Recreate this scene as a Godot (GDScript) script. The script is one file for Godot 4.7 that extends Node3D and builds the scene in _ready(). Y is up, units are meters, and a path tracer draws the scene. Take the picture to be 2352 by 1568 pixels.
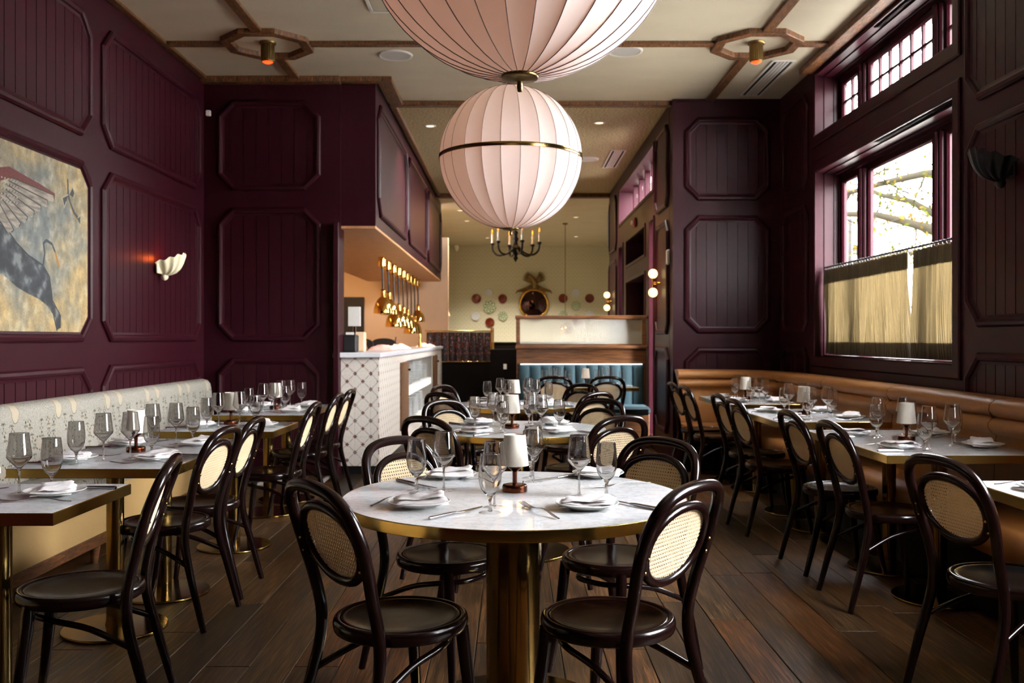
extends Node3D
# A burgundy dining room seen along its length. x runs right, y up; d is metres ahead of the camera (world z = -d).

const TOP := 0.753      # table tops
const CEIL := 3.776
const XL := -2.93       # left wall face
const XR := 2.77        # right wall face
const GLASS_X := 3.0

var used := {}
var M := {}
var rng := RandomNumberGenerator.new()
var meshes := {}


class Shape:
	var v := PackedVector3Array()
	var n := PackedVector3Array()
	var u := PackedVector2Array()
	var ix := PackedInt32Array()
	var off := Vector2.ZERO

	func flat_uv(p: Vector3, nn: Vector3) -> Vector2:
		var a := nn.abs()
		if a.y >= a.x and a.y >= a.z:
			return Vector2(p.x, p.z) + off
		if a.x >= a.z:
			return Vector2(p.z, p.y) + off
		return Vector2(p.x, p.y) + off

	# corners counter-clockwise seen from outside
	func poly(pts: Array, uvs: Array = []) -> void:
		var nn: Vector3 = (pts[1] - pts[0]).cross(pts[2] - pts[0])
		if pts.size() > 3:
			nn += (pts[2] - pts[0]).cross(pts[3] - pts[0])
		nn = nn.normalized()
		var b := v.size()
		for k in pts.size():
			v.append(pts[k])
			n.append(nn)
			u.append(uvs[k] if uvs.size() else flat_uv(pts[k], nn))
		for k in range(1, pts.size() - 1):
			ix.append_array([b, b + k + 1, b + k])

	# rows of points; outward = along rows x along columns. A doubled row makes a crease.
	func sheet(rows: Array, wrap := false, uscale := Vector2(1, 1), ring := false) -> void:
		var nr := rows.size()
		var nc: int = rows[0].size()
		var b := v.size()
		for r in nr:
			var row: PackedVector3Array = rows[r]
			for c in nc:
				var p := row[c]
				var up := p
				var dn := p
				if r + 1 < nr:
					up = rows[r + 1][c]
				elif ring:
					up = rows[1][c]
				if r > 0:
					dn = rows[r - 1][c]
				elif ring:
					dn = rows[nr - 2][c]
				var dr := up - dn
				if (up - p).length_squared() < 1e-14 and r > 0:
					dr = p - dn
				elif (p - dn).length_squared() < 1e-14 and r + 1 < nr:
					dr = up - p
				var dc := Vector3.ZERO
				var rr := r
				for attempt in 3:
					rr = [r, r + 1, r - 1][attempt]
					if rr < 0 or rr >= nr:
						continue
					var q: PackedVector3Array = rows[rr]
					if wrap:
						dc = q[(c + 1) % (nc - 1)] - q[(c - 1 + nc - 1) % (nc - 1)]
					else:
						dc = q[mini(c + 1, nc - 1)] - q[maxi(c - 1, 0)]
					if dc.length_squared() > 1e-12:
						break
				var nn := dr.cross(dc).normalized()
				v.append(p)
				n.append(nn)
				u.append(Vector2(float(c) / (nc - 1) * uscale.x, float(r) / (nr - 1) * uscale.y) + off)
		for r in nr - 1:
			for c in nc - 1:
				var i := b + r * nc + c
				# outward order p, p(r+1), p(r+1,c+1), p(c+1); godot wants it clockwise
				ix.append_array([i, i + nc + 1, i + nc, i, i + 1, i + nc + 1])

	func lathe(prof: Array, seg := 20, at := Vector3.ZERO, us := Vector2(1, 1)) -> void:
		var rows := []
		for q in prof:
			var row := PackedVector3Array()
			for c in seg + 1:
				var a := TAU * c / seg
				row.append(at + Vector3(q[0] * cos(a), q[1], q[0] * sin(a)))
			rows.append(row)
		sheet(rows, true, us)

	func tube(pts: Array, rad, seg := 8, closed := false, caps := true) -> void:
		var rows := []
		var cnt := pts.size()
		var nv := Vector3.ZERO
		var tang := []
		for k in cnt:
			var a: Vector3 = pts[k - 1] if k > 0 else (pts[cnt - 1] if closed else pts[0])
			var c: Vector3 = pts[k + 1] if k + 1 < cnt else (pts[0] if closed else pts[cnt - 1])
			tang.append((c - a).normalized())
		for k in cnt + (1 if closed else 0):
			var t: Vector3 = tang[k % cnt]
			if k == 0:
				nv = t.cross(Vector3(0.31, 0.9, 0.17))
				if nv.length() < 0.2:
					nv = t.cross(Vector3(1, 0, 0))
			nv = (nv - t * t.dot(nv)).normalized()
			var bv := nv.cross(t)
			var r: float = rad if rad is float else rad[k % cnt]
			var row := PackedVector3Array()
			for c in seg + 1:
				var a := TAU * c / seg
				row.append(pts[k % cnt] + (nv * cos(a) + bv * sin(a)) * r)
			rows.append(row)
		sheet(rows, true, Vector2(1, 1), closed)
		if caps and not closed:
			var f: PackedVector3Array = rows[0]
			var l: PackedVector3Array = rows[-1]
			for c in seg:
				poly([pts[0], f[c], f[c + 1]])
				poly([pts[-1], l[c + 1], l[c]])

	func box(c: Vector3, s: Vector3, bv := 0.0, bs := Basis()) -> void:
		var h := s / 2.0
		bv = minf(bv, minf(h.x, minf(h.y, h.z)) * 0.9)
		var ax := [bs.x, bs.y, bs.z]
		for k in 3:
			for sg in [-1.0, 1.0]:
				var a: int = (k + 1) % 3
				var b: int = (k + 2) % 3
				var ha: float = h[a] - bv
				var hb: float = h[b] - bv
				var o: Vector3 = c + ax[k] * (h[k] * sg)
				var q := [o - ax[a] * ha - ax[b] * hb, o + ax[a] * ha - ax[b] * hb, o + ax[a] * ha + ax[b] * hb, o - ax[a] * ha + ax[b] * hb]
				if sg < 0:
					q.reverse()
				poly(q)
		if bv <= 0.0:
			return
		for k in 3:
			var a: int = (k + 1) % 3
			var b: int = (k + 2) % 3
			for sa in [-1.0, 1.0]:
				for sb in [-1.0, 1.0]:
					var e: Vector3 = ax[k] * (h[k] - bv)
					var p0: Vector3 = c + ax[a] * (h[a] * sa) + ax[b] * ((h[b] - bv) * sb)
					var p1: Vector3 = c + ax[a] * ((h[a] - bv) * sa) + ax[b] * (h[b] * sb)
					var q := [p0 - e, p0 + e, p1 + e, p1 - e]
					if sa * sb > 0:
						q.reverse()
					poly(q)
		for sx in [-1.0, 1.0]:
			for sy in [-1.0, 1.0]:
				for sz in [-1.0, 1.0]:
					var i: Vector3 = c + ax[0] * ((h.x - bv) * sx) + ax[1] * ((h.y - bv) * sy) + ax[2] * ((h.z - bv) * sz)
					var q := [i + ax[0] * (bv * sx), i + ax[1] * (bv * sy), i + ax[2] * (bv * sz)]
					if sx * sy * sz < 0:
						q.reverse()
					poly(q)

	# a flat polygon (x, y of the frame) pushed from front (towards frame.z) back by depth
	func slab(pts: PackedVector2Array, fr: Transform3D, depth: float, back := false) -> void:
		var p := pts
		if Geometry2D.is_polygon_clockwise(p):
			p = p.duplicate()
			p.reverse()
		# after this p runs counter-clockwise in x-right, y-up axes
		var tr := Geometry2D.triangulate_polygon(p)
		for k in range(0, tr.size(), 3):
			var t := [p[tr[k]], p[tr[k + 1]], p[tr[k + 2]]]
			if (t[1] - t[0]).cross(t[2] - t[0]) < 0:
				t.reverse()
			poly([fr * Vector3(t[0].x, t[0].y, 0), fr * Vector3(t[1].x, t[1].y, 0), fr * Vector3(t[2].x, t[2].y, 0)])
			if back:
				poly([fr * Vector3(t[2].x, t[2].y, -depth), fr * Vector3(t[1].x, t[1].y, -depth), fr * Vector3(t[0].x, t[0].y, -depth)])
		var area := 0.0
		for k in p.size():
			area += p[k].cross(p[(k + 1) % p.size()])
		for k in p.size():
			var a := p[k]
			var b := p[(k + 1) % p.size()]
			var q := [fr * Vector3(a.x, a.y, -depth), fr * Vector3(b.x, b.y, -depth), fr * Vector3(b.x, b.y, 0), fr * Vector3(a.x, a.y, 0)]
			if area < 0:
				q.reverse()
			poly(q)

	# a moulding of profile [inset, height] round a closed polygon lying in the frame's x-y plane
	func mould(pts: PackedVector2Array, fr: Transform3D, prof: Array) -> void:
		var p := pts
		var area := 0.0
		for k in p.size():
			area += p[k].cross(p[(k + 1) % p.size()])
		if area < 0:
			p = p.duplicate()
			p.reverse()
		var cnt := p.size()
		var mit := []
		for k in cnt:
			var e0 := (p[k] - p[(k - 1 + cnt) % cnt]).normalized()
			var e1 := (p[(k + 1) % cnt] - p[k]).normalized()
			var n0 := Vector2(-e0.y, e0.x)
			var n1 := Vector2(-e1.y, e1.x)
			mit.append((n0 + n1) / (1.0 + n0.dot(n1)))
		for k in cnt:
			var k1 := (k + 1) % cnt
			for j in prof.size() - 1:
				var a: Vector2 = p[k] + mit[k] * prof[j][0]
				var b: Vector2 = p[k1] + mit[k1] * prof[j][0]
				var c: Vector2 = p[k1] + mit[k1] * prof[j + 1][0]
				var d: Vector2 = p[k] + mit[k] * prof[j + 1][0]
				poly([fr * Vector3(a.x, a.y, prof[j][1]), fr * Vector3(b.x, b.y, prof[j][1]), fr * Vector3(c.x, c.y, prof[j + 1][1]), fr * Vector3(d.x, d.y, prof[j + 1][1])])

	# profile (out, up) carried along a path on the floor plan; out points to the left of travel
	func sweep(prof: Array, path: Array, us := Vector2(1, 1), caps := true) -> void:
		var cols := []
		for k in path.size():
			var a: Vector3 = path[maxi(k - 1, 0)]
			var b: Vector3 = path[mini(k + 1, path.size() - 1)]
			var t := (b - a).normalized()
			var side := Vector3(t.z, 0, -t.x)
			var row := PackedVector3Array()
			for q in prof:
				row.append(path[k] + side * q[0] + Vector3(0, q[1], 0))
			cols.append(row)
		# rows along the profile, columns along the path
		var rows := []
		for j in prof.size():
			var row := PackedVector3Array()
			for k in path.size():
				row.append(cols[k][j])
			rows.append(row)
		sheet(rows, false, us)
		if caps:
			for e in 2:
				var row: PackedVector3Array = cols[0] if e == 0 else cols[-1]
				var mid := Vector3.ZERO
				for q in row:
					mid += q / row.size()
				for j in row.size() - 1:
					if e == 0:
						poly([mid, row[j + 1], row[j]])
					else:
						poly([mid, row[j], row[j + 1]])

	func mesh() -> ArrayMesh:
		var a := []
		a.resize(Mesh.ARRAY_MAX)
		a[Mesh.ARRAY_VERTEX] = v
		a[Mesh.ARRAY_NORMAL] = n
		a[Mesh.ARRAY_TEX_UV] = u
		a[Mesh.ARRAY_INDEX] = ix
		var m := ArrayMesh.new()
		m.add_surface_from_arrays(Mesh.PRIMITIVE_TRIANGLES, a)
		return m


func V(x: float, y: float, d: float) -> Vector3:
	return Vector3(x, y, -d)


func numbered(called: String) -> String:
	var k: int = used.get(called, 0)
	used[called] = k + 1
	return called if k == 0 else "%s_%03d" % [called, k]


func tag(o: Node, label: String, category := "", group := "") -> Node:
	o.set_meta("label", label)
	if category:
		o.set_meta("category", category)
	if group:
		o.set_meta("group", group)
	return o


func put(called: String, m, material: Material, parent: Node = null) -> MeshInstance3D:
	var o := MeshInstance3D.new()
	o.mesh = m.mesh() if m is Shape else m
	o.material_override = material
	if parent == null:
		o.name = numbered(called)
		add_child(o)
	else:
		o.name = called
		parent.add_child(o, true)
	return o


func thing(called: String, label: String, category: String, at := Vector3.ZERO, turn := 0.0, group := "") -> Node3D:
	var o := Node3D.new()
	o.name = numbered(called)
	add_child(o)
	o.position = at
	o.rotation.y = turn
	tag(o, label, category, group)
	return o


func structure(o: Node) -> Node:
	o.set_meta("kind", "structure")
	return o


func copy_of(o: Node3D, called: String, label: String, at: Vector3, turn := 0.0) -> Node3D:
	var c: Node3D = o.duplicate()
	c.name = numbered(called)
	add_child(c)
	c.position = at
	c.rotation.y = turn
	c.set_meta("label", label)
	return c


func bx(called: String, c: Vector3, s: Vector3, material: Material, parent: Node = null, bv := 0.0) -> MeshInstance3D:
	var sh := Shape.new()
	sh.box(c, s, bv)
	return put(called, sh, material, parent)


# ---------------------------------------------------------------- colours and textures

func tint(img: Image, w: int, h: int, f: Callable) -> void:
	for y in h:
		for x in w:
			img.set_pixel(x, y, f.call(x, y))


func tex(w: int, h: int, f: Callable) -> ImageTexture:
	var img := Image.create(w, h, false, Image.FORMAT_RGB8)
	tint(img, w, h, f)
	return ImageTexture.create_from_image(img)


func fnl(seed_: int, freq: float, oct := 4) -> FastNoiseLite:
	var q := FastNoiseLite.new()
	q.seed = seed_
	q.frequency = freq
	q.fractal_octaves = oct
	q.noise_type = FastNoiseLite.TYPE_SIMPLEX_SMOOTH
	return q


# noise that repeats after w x h, by blending copies
func tiled(q: FastNoiseLite, x: float, y: float, w: float, h: float, sx := 1.0, sy := 1.0) -> float:
	var a := x / w
	var b := y / h
	var t := q.get_noise_2d(x * sx, y * sy) * (1 - a) * (1 - b) + q.get_noise_2d((x - w) * sx, y * sy) * a * (1 - b)
	t += q.get_noise_2d(x * sx, (y - h) * sy) * (1 - a) * b + q.get_noise_2d((x - w) * sx, (y - h) * sy) * a * b
	return t


func mat(key: String, c: Color, rough := 0.6, metal := 0.0) -> StandardMaterial3D:
	var m := StandardMaterial3D.new()
	m.resource_name = key
	m.albedo_color = c
	m.roughness = rough
	m.metallic = metal
	M[key] = m
	return m


func c8(r: int, g: int, b: int) -> Color:
	return Color8(r, g, b)


func make_materials() -> void:
	# painted burgundy joinery: a little brush grain
	var q1 := fnl(3, 0.02)
	var q2 := fnl(8, 0.2, 2)
	var paint := tex(256, 256, func(x: int, y: int):
		var g := 0.93 + 0.07 * tiled(q1, x, y, 256, 256) + 0.05 * tiled(q2, x, y, 256, 256, 1.0, 0.3)
		return Color(g, g, g))
	var m := mat("burgundy", c8(47, 11, 21), 0.42)
	m.metallic_specular = 0.27
	m.albedo_texture = paint
	m.uv1_triplanar = true
	m.uv1_world_triplanar = true
	m.uv1_scale = Vector3(1.2, 1.2, 1.2)
	# plaster ceiling
	var q3 := fnl(21, 0.008, 5)
	var plaster := tex(256, 256, func(x: int, y: int):
		var g := 0.96 + 0.05 * tiled(q3, x, y, 256, 256, 1.0, 2.2)
		return Color(g, g, g * 0.995))
	m = mat("ceiling", c8(212, 202, 178), 0.6)
	m.albedo_texture = plaster
	m.uv1_triplanar = true
	m.uv1_world_triplanar = true
	m.uv1_scale = Vector3(0.45, 0.45, 0.45)
	# pressed paper on the further ceiling
	var q4 := fnl(5, 0.11, 2)
	var embossed := tex(256, 256, func(x: int, y: int):
		var g := 0.78 + 0.55 * tiled(q4, x, y, 256, 256, 0.7, 1.6)
		return Color(g, g, g))
	m = mat("embossed_paper", c8(206, 186, 140), 0.6)
	m.albedo_texture = embossed
	m.uv1_triplanar = true
	m.uv1_world_triplanar = true
	m.uv1_scale = Vector3(1.4, 1.4, 1.4)
	m = mat("wallpaper", c8(206, 204, 182), 0.8)
	m.albedo_texture = tex(128, 128, func(x: int, y: int):
		var g := 0.97 - 0.09 * float((x / 8 + y / 8) % 2 == 0 and (x % 8 in [3, 4]) ) - 0.05 * float(y % 16 == 0)
		return Color(g, g, g))
	m.uv1_triplanar = true
	m.uv1_world_triplanar = true
	m.uv1_scale = Vector3(1.1, 1.1, 1.1)
	mat("wainscot", c8(15, 11, 10), 0.5).metallic_specular = 0.2
	mat("kitchen_wall", c8(222, 190, 155), 0.7)
	# timber: long grain running along v
	var w1 := fnl(31, 0.018, 4)
	var w2 := fnl(37, 0.09, 3)
	var w3 := fnl(41, 0.012, 2)
	var grain := tex(512, 512, func(x: int, y: int):
		var bend: float = 18.0 * tiled(w3, x, y, 512, 512)
		var g: float = 0.62 + 0.62 * tiled(w1, x, y, 512, 512, 2.2, 0.35) + 0.72 * tiled(w2, x + bend, y, 512, 512, 1.6, 0.14)
		var knot: float = tiled(w3, x, y, 512, 512, 1.8, 0.9)
		if knot > 0.42:
			g -= (knot - 0.42) * 1.4
		g = clampf(g, 0.16, 1.0)
		return Color(g, g * 0.96, g * 0.9))
	var tones := [c8(112, 82, 54), c8(94, 70, 48), c8(126, 90, 57), c8(76, 58, 42), c8(108, 84, 60), c8(120, 80, 49)]
	for k in tones.size():
		m = mat("plank_%d" % k, tones[k], 0.38)
		m.albedo_texture = grain
		m.uv1_scale = Vector3(2.4, 0.6, 1)
		m.metallic_specular = 0.34
	m = mat("batten", c8(138, 90, 48), 0.5)
	m.albedo_texture = grain
	m.uv1_scale = Vector3(2.2, 2.2, 1)
	var gi := grain.get_image()
	var grain_across := tex(512, 512, func(x: int, y: int): return gi.get_pixel(y, x).lerp(Color(0.72, 0.69, 0.65), 0.35))
	m = mat("walnut", c8(136, 88, 48), 0.4)
	m.albedo_texture = grain_across
	m.uv1_triplanar = true
	m.uv1_scale = Vector3(0.5, 1.6, 1.6)
	m = mat("lit_soffit_wood", c8(196, 142, 96), 0.42)  # soffit timber, with the heat-lamp light put into its paler colour
	m.albedo_texture = paint
	m.uv1_triplanar = true
	m.uv1_scale = Vector3(1.2, 0.4, 0.4)
	mat("subfloor", c8(24, 17, 13), 0.9)
	# chair lacquer
	m = mat("lacquer", c8(17, 6, 5), 0.2)
	m.metallic_specular = 0.32
	m.clearcoat_enabled = true
	m.clearcoat = 0.14
	m.clearcoat_roughness = 0.14
	m = mat("seat_lacquer", c8(24, 9, 6), 0.2)
	m.metallic_specular = 0.28
	m.albedo_texture = grain
	m.uv1_triplanar = true
	m.uv1_scale = Vector3(0.8, 2.2, 2.2)
	m.clearcoat_enabled = true
	m.clearcoat = 0.06
	m.clearcoat_roughness = 0.16
	mat("cane", c8(212, 190, 152), 0.55)
	# metals
	m = mat("brass", c8(132, 107, 60), 0.17, 1.0)
	m = mat("brass_edge", c8(186, 154, 82), 0.21, 1.0)
	m = mat("brass_shine", c8(214, 172, 92), 0.12, 1.0)
	mat("brass_dark", c8(120, 98, 60), 0.35, 1.0)
	mat("copper", c8(84, 45, 31), 0.26, 1.0)
	mat("steel", c8(196, 196, 200), 0.16, 1.0)
	mat("black_metal", c8(20, 18, 18), 0.4, 0.6)
	mat("black", c8(16, 15, 16), 0.5)
	# marble: pale grey, thin veins and flecks
	var v1 := fnl(51, 0.006, 5)
	var v2 := fnl(57, 0.012, 4)
	var v3 := fnl(61, 0.06, 3)
	var marble := tex(1024, 1024, func(x: int, y: int):
		var a: float = absf(tiled(v1, x, y, 1024, 1024, 1.0, 1.5))
		var b: float = absf(tiled(v2, x, y, 1024, 1024, 1.6, 1.0))
		var f: float = tiled(v3, x, y, 1024, 1024, 0.8, 2.4)
		var g: float = 0.90 + 0.04 * tiled(v2, x, y, 1024, 1024, 0.3, 0.3)
		g -= 0.07 * pow(1.0 - minf(a * 3.0, 1.0), 6.0)
		g -= 0.05 * pow(1.0 - minf(b * 3.4, 1.0), 9.0)
		if f > 0.4:
			g -= (f - 0.4) * 1.3
		g = clampf(g, 0.3, 0.95)
		return Color(g, g, g))
	m = mat("marble", c8(240, 241, 242), 0.035)
	m.albedo_texture = marble
	m.uv1_scale = Vector3(1.2, 1.2, 1)
	mat("worktop", c8(216, 216, 220), 0.2)
	mat("porcelain", c8(240, 242, 240), 0.12)
	var nq := fnl(71, 0.25, 2)
	m = mat("napkin", c8(236, 231, 231), 0.85)
	m.albedo_texture = tex(64, 64, func(x: int, y: int):
		var g := 0.96 + 0.05 * tiled(nq, x, y, 64, 64)
		return Color(g, g, g))
	m.uv1_triplanar = true
	m.uv1_scale = Vector3(14, 14, 14)
	m = mat("lamp_shade", c8(238, 231, 216), 0.8)
	m.albedo_texture = tex(64, 64, func(x: int, y: int):
		var g := 0.93 + 0.12 * tiled(nq, x, y, 64, 64, 0.6, 1.8)
		return Color(g, g, g))
	m.uv1_triplanar = true
	m.uv1_scale = Vector3(16, 16, 16)
	m.backlight_enabled = true
	m.backlight = c8(120, 112, 96)
	m = mat("globe_silk", c8(247, 236, 234), 0.7)
	m.backlight_enabled = true
	m.backlight = Color(0.62, 0.56, 0.54)
	mat("rib_wire", c8(112, 98, 97), 0.6)
	m = mat("glass", Color(1, 1, 1, 0.0), 0.0)
	m.transparency = BaseMaterial3D.TRANSPARENCY_ALPHA
	m.refraction_enabled = true
	m.refraction_scale = 0.05
	m = mat("glass_foot", Color(0.95, 0.97, 0.97, 0.05), 0.02)
	m.transparency = BaseMaterial3D.TRANSPARENCY_ALPHA
	m = mat("pane", Color(0.96, 0.98, 0.98, 0.0), 0.0)
	m.transparency = BaseMaterial3D.TRANSPARENCY_ALPHA
	m = mat("fluted", Color(0.86, 0.87, 0.83, 0.36), 0.15)
	m.transparency = BaseMaterial3D.TRANSPARENCY_ALPHA
	mat("white_paint", c8(232, 230, 224), 0.5)
	mat("grille", c8(200, 198, 192), 0.7)
	mat("dark_slot", c8(20, 18, 16), 0.9)
	mat("plaster_shell", c8(226, 214, 180), 0.6)
	# left bench cloth: greige with rows of shells, stalks and beads
	var b1 := fnl(81, 0.22, 2)
	var b2 := fnl(83, 0.05, 3)
	m = mat("bench_cloth", c8(182, 179, 173), 0.85)
	var b3 := fnl(85, 0.4, 1)
	m.albedo_texture = tex(512, 512, func(x: int, y: int):
		var sp: float = tiled(b1, x, y, 512, 512)
		var g: float = 0.80 + 0.22 * sp + 0.08 * tiled(b2, x, y, 512, 512)
		var col := Color(g, g * 0.985, g * 0.95)
		if sp < -0.22:
			col = col.lerp(Color(0.36, 0.37, 0.31), 0.55)
		# beaded garlands hanging in pairs, with leaves either side
		for s in [[34, 0.0, 0.9], [150, 1.7, 1.2], [196, 3.9, 0.8], [300, 5.2, 1.1], [352, 2.2, 1.0], [446, 0.8, 1.2], [490, 4.4, 0.7]]:
			var wob: float = s[0] + 11.0 * sin(y * TAU / 256.0 + s[1])
			var dx: float = x - wob
			if absf(dx) > 26.0 or y < 96:
				continue
			var step: float = 15.0 * s[2]
			var ph: float = fposmod(y + s[1] * 9.0, step) - step / 2
			var kind := int((y + s[1] * 9.0) / step)
			var bead := 3.0 + 2.6 * absf(sin(kind * 2.3))
			if dx * dx + ph * ph < bead * bead:
				col = [Color(0.25, 0.27, 0.22), Color(0.60, 0.46, 0.30), Color(0.86, 0.78, 0.70)][kind % 3]
			elif kind % 2 == 0 and absf(absf(dx) - 11.0 - ph * 0.5) < 3.4 and absf(ph) < 5.0:
				col = col.lerp(Color(0.33, 0.36, 0.29), 0.75)
			elif absf(dx) < 1.4:
				col = col.lerp(Color(0.30, 0.31, 0.26), 0.6)
		# shells near the top
		for s in [[96, 66], [246, 58]]:
			var q := Vector2(x - s[0], y - s[1]).rotated(-0.42)
			var rr := Vector2(q.x / 26.0, q.y / 50.0).length()
			if rr < 1.0:
				var fan := 0.90 + 0.07 * sin(atan2(q.x, q.y + 70.0) * 60.0)
				col = Color(fan, fan * 0.94, fan * 0.84)
			elif rr < 1.1:
				col = col.lerp(Color(0.40, 0.38, 0.31), 0.6)
		# flower heads
		for s in [[100, 300], [404, 210], [246, 420]]:
			var q := Vector2(x - s[0], y - s[1])
			var rr := q.length() / 34.0
			if rr < 1.0 and rr > 0.18 and sin(q.angle() * 9.0) > -0.1:
				col = Color(0.84, 0.76, 0.68) if rr < 0.8 else Color(0.36, 0.35, 0.29)
		return col)
	m.uv1_scale = Vector3(1, 1, 1)
	mat("bench_tan", c8(176, 143, 90), 0.55)
	m = mat("leather", c8(158, 104, 52), 0.42)
	m.albedo_texture = paint
	m.uv1_triplanar = true
	mat("teal", c8(30, 58, 66), 0.75)
	# striped voile of the window curtain
	var k1 := fnl(91, 0.03, 3)
	m = mat("voile", c8(112, 106, 95), 0.85)
	m.albedo_texture = tex(512, 256, func(x: int, y: int):
		var s: float = 0.62 + 0.38 * float(x % 8 < 5)
		s *= 0.88 + 0.3 * tiled(k1, x, y, 512, 256, 4.0, 0.25)
		s = clampf(s, 0.2, 1.0)
		return Color(s, s * 0.97, s * 0.90))
	m.backlight_enabled = true
	m.backlight = Color(0.66, 0.62, 0.52)
	# encaustic tile: stars joined by beaded diagonals
	var t1 := fnl(97, 0.05, 3)
	m = mat("tile", c8(226, 222, 214), 0.3)
	m.albedo_texture = tex(128, 128, func(x: int, y: int):
		var g: float = 0.95 + 0.04 * t1.get_noise_2d(x, y)
		var col := Color(g, g * 0.985, g * 0.97)
		var fx := x / 127.0
		var fy := y / 127.0
		var dg := minf(absf(fx - fy), absf(fx + fy - 1.0))
		if dg < 0.024 and int((fx + fy) * 26.0 + (fx - fy) * 26.0) % 2 == 0:
			col = Color(0.34, 0.30, 0.27)
		for s: Vector2 in [Vector2(0.5, 0.5), Vector2(0, 0), Vector2(1, 0), Vector2(0, 1), Vector2(1, 1)]:
			var p := Vector2(fx, fy) - s
			var r := p.length()
			var a := atan2(p.y, p.x)
			if r < 0.095 + 0.035 * cos(4.0 * a):
				col = Color(0.42, 0.15, 0.12) if r > 0.035 else Color(0.62, 0.40, 0.34)
		return col)
	# flowered dark velvet of the rear booth
	var f1 := fnl(101, 0.03, 3)
	var f2 := fnl(103, 0.05, 2)
	m = mat("flower_velvet", c8(255, 255, 255), 0.6)
	m.albedo_texture = tex(256, 256, func(x: int, y: int):
		var a: float = tiled(f1, x, y, 256, 256)
		var b: float = tiled(f2, x, y, 256, 256)
		var col := Color(0.11, 0.06, 0.07)
		if a > 0.28:
			col = Color(0.55, 0.24, 0.12)
		elif b > 0.32:
			col = Color(0.55, 0.47, 0.50)
		elif a < -0.34:
			col = Color(0.30, 0.12, 0.24)
		return col)
	m.uv1_triplanar = true
	m.uv1_scale = Vector3(1.6, 1.6, 1.6)
	# wall plates, by angle (u) and radius (v)
	for k in 3:
		m = mat("dish_%d" % k, Color.WHITE, 0.2)
		var kk: int = k
		m.albedo_texture = tex(128, 64, func(x: int, y: int):
			var a: float = sin(x * TAU / 128.0 * 8.0)
			var b: float = sin(y * 0.42)
			if kk == 0:
				return Color(0.55, 0.17, 0.06).lerp(Color(0.20, 0.05, 0.02), 0.8 if a * b > 0.05 else 0.25)
			if kk == 1:
				return Color(0.80, 0.84, 0.72) if a * b > -0.1 else Color(0.12, 0.26, 0.18)
			return Color(0.80, 0.82, 0.86) if a * b > -0.5 else Color(0.62, 0.66, 0.72))
	# outside
	mat("bark", c8(30, 28, 22), 0.9).specular_mode = BaseMaterial3D.SPECULAR_DISABLED
	m = mat("leaf_green", c8(40, 44, 12), 0.7)
	m.specular_mode = BaseMaterial3D.SPECULAR_DISABLED
	m.backlight_enabled = true
	m.backlight = Color(0.02, 0.024, 0.004)
	m = mat("leaf_gold", c8(50, 40, 14), 0.7)
	m.specular_mode = BaseMaterial3D.SPECULAR_DISABLED
	m.backlight_enabled = true
	m.backlight = Color(0.026, 0.02, 0.004)
	mat("pavement", c8(176, 172, 164), 0.9)
	mat("facade", c8(150, 146, 138), 0.9)
	mat("facade_brick", c8(120, 80, 62), 0.9)
	mat("facade_glass", c8(60, 70, 78), 0.1)
	make_painting()


func glow(key: String, c: Color, e: float) -> StandardMaterial3D:
	var m := mat(key, c, 0.5)
	m.emission_enabled = true
	m.emission = c
	m.emission_energy_multiplier = e
	return m


func fill_poly(img: Image, pts: Array, f: Callable) -> void:
	var w := img.get_width()
	var h := img.get_height()
	var p := PackedVector2Array()
	var r := Rect2(pts[0] * Vector2(w, h), Vector2.ZERO)
	for q in pts:
		p.append(q * Vector2(w, h))
		r = r.expand(q * Vector2(w, h))
	for y in range(maxi(0, int(r.position.y)), mini(h, int(r.end.y) + 1)):
		for x in range(maxi(0, int(r.position.x)), mini(w, int(r.end.x) + 1)):
			if Geometry2D.is_point_in_polygon(Vector2(x, y), p):
				img.set_pixel(x, y, f.call(x, y))


func stroke(img: Image, pts: Array, wid: float, col: Color) -> void:
	var w := img.get_width()
	var h := img.get_height()
	for k in pts.size() - 1:
		var a: Vector2 = pts[k] * Vector2(w, h)
		var b: Vector2 = pts[k + 1] * Vector2(w, h)
		var steps := int(a.distance_to(b)) + 1
		for s in steps + 1:
			var p := a.lerp(b, float(s) / steps)
			for dy in range(-int(wid) - 1, int(wid) + 2):
				for dx in range(-int(wid) - 1, int(wid) + 2):
					var x := int(p.x) + dx
					var y := int(p.y) + dy
					if x >= 0 and y >= 0 and x < w and y < h and dx * dx + dy * dy <= wid * wid:
						img.set_pixel(x, y, img.get_pixel(x, y).lerp(col, 0.7))


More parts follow.
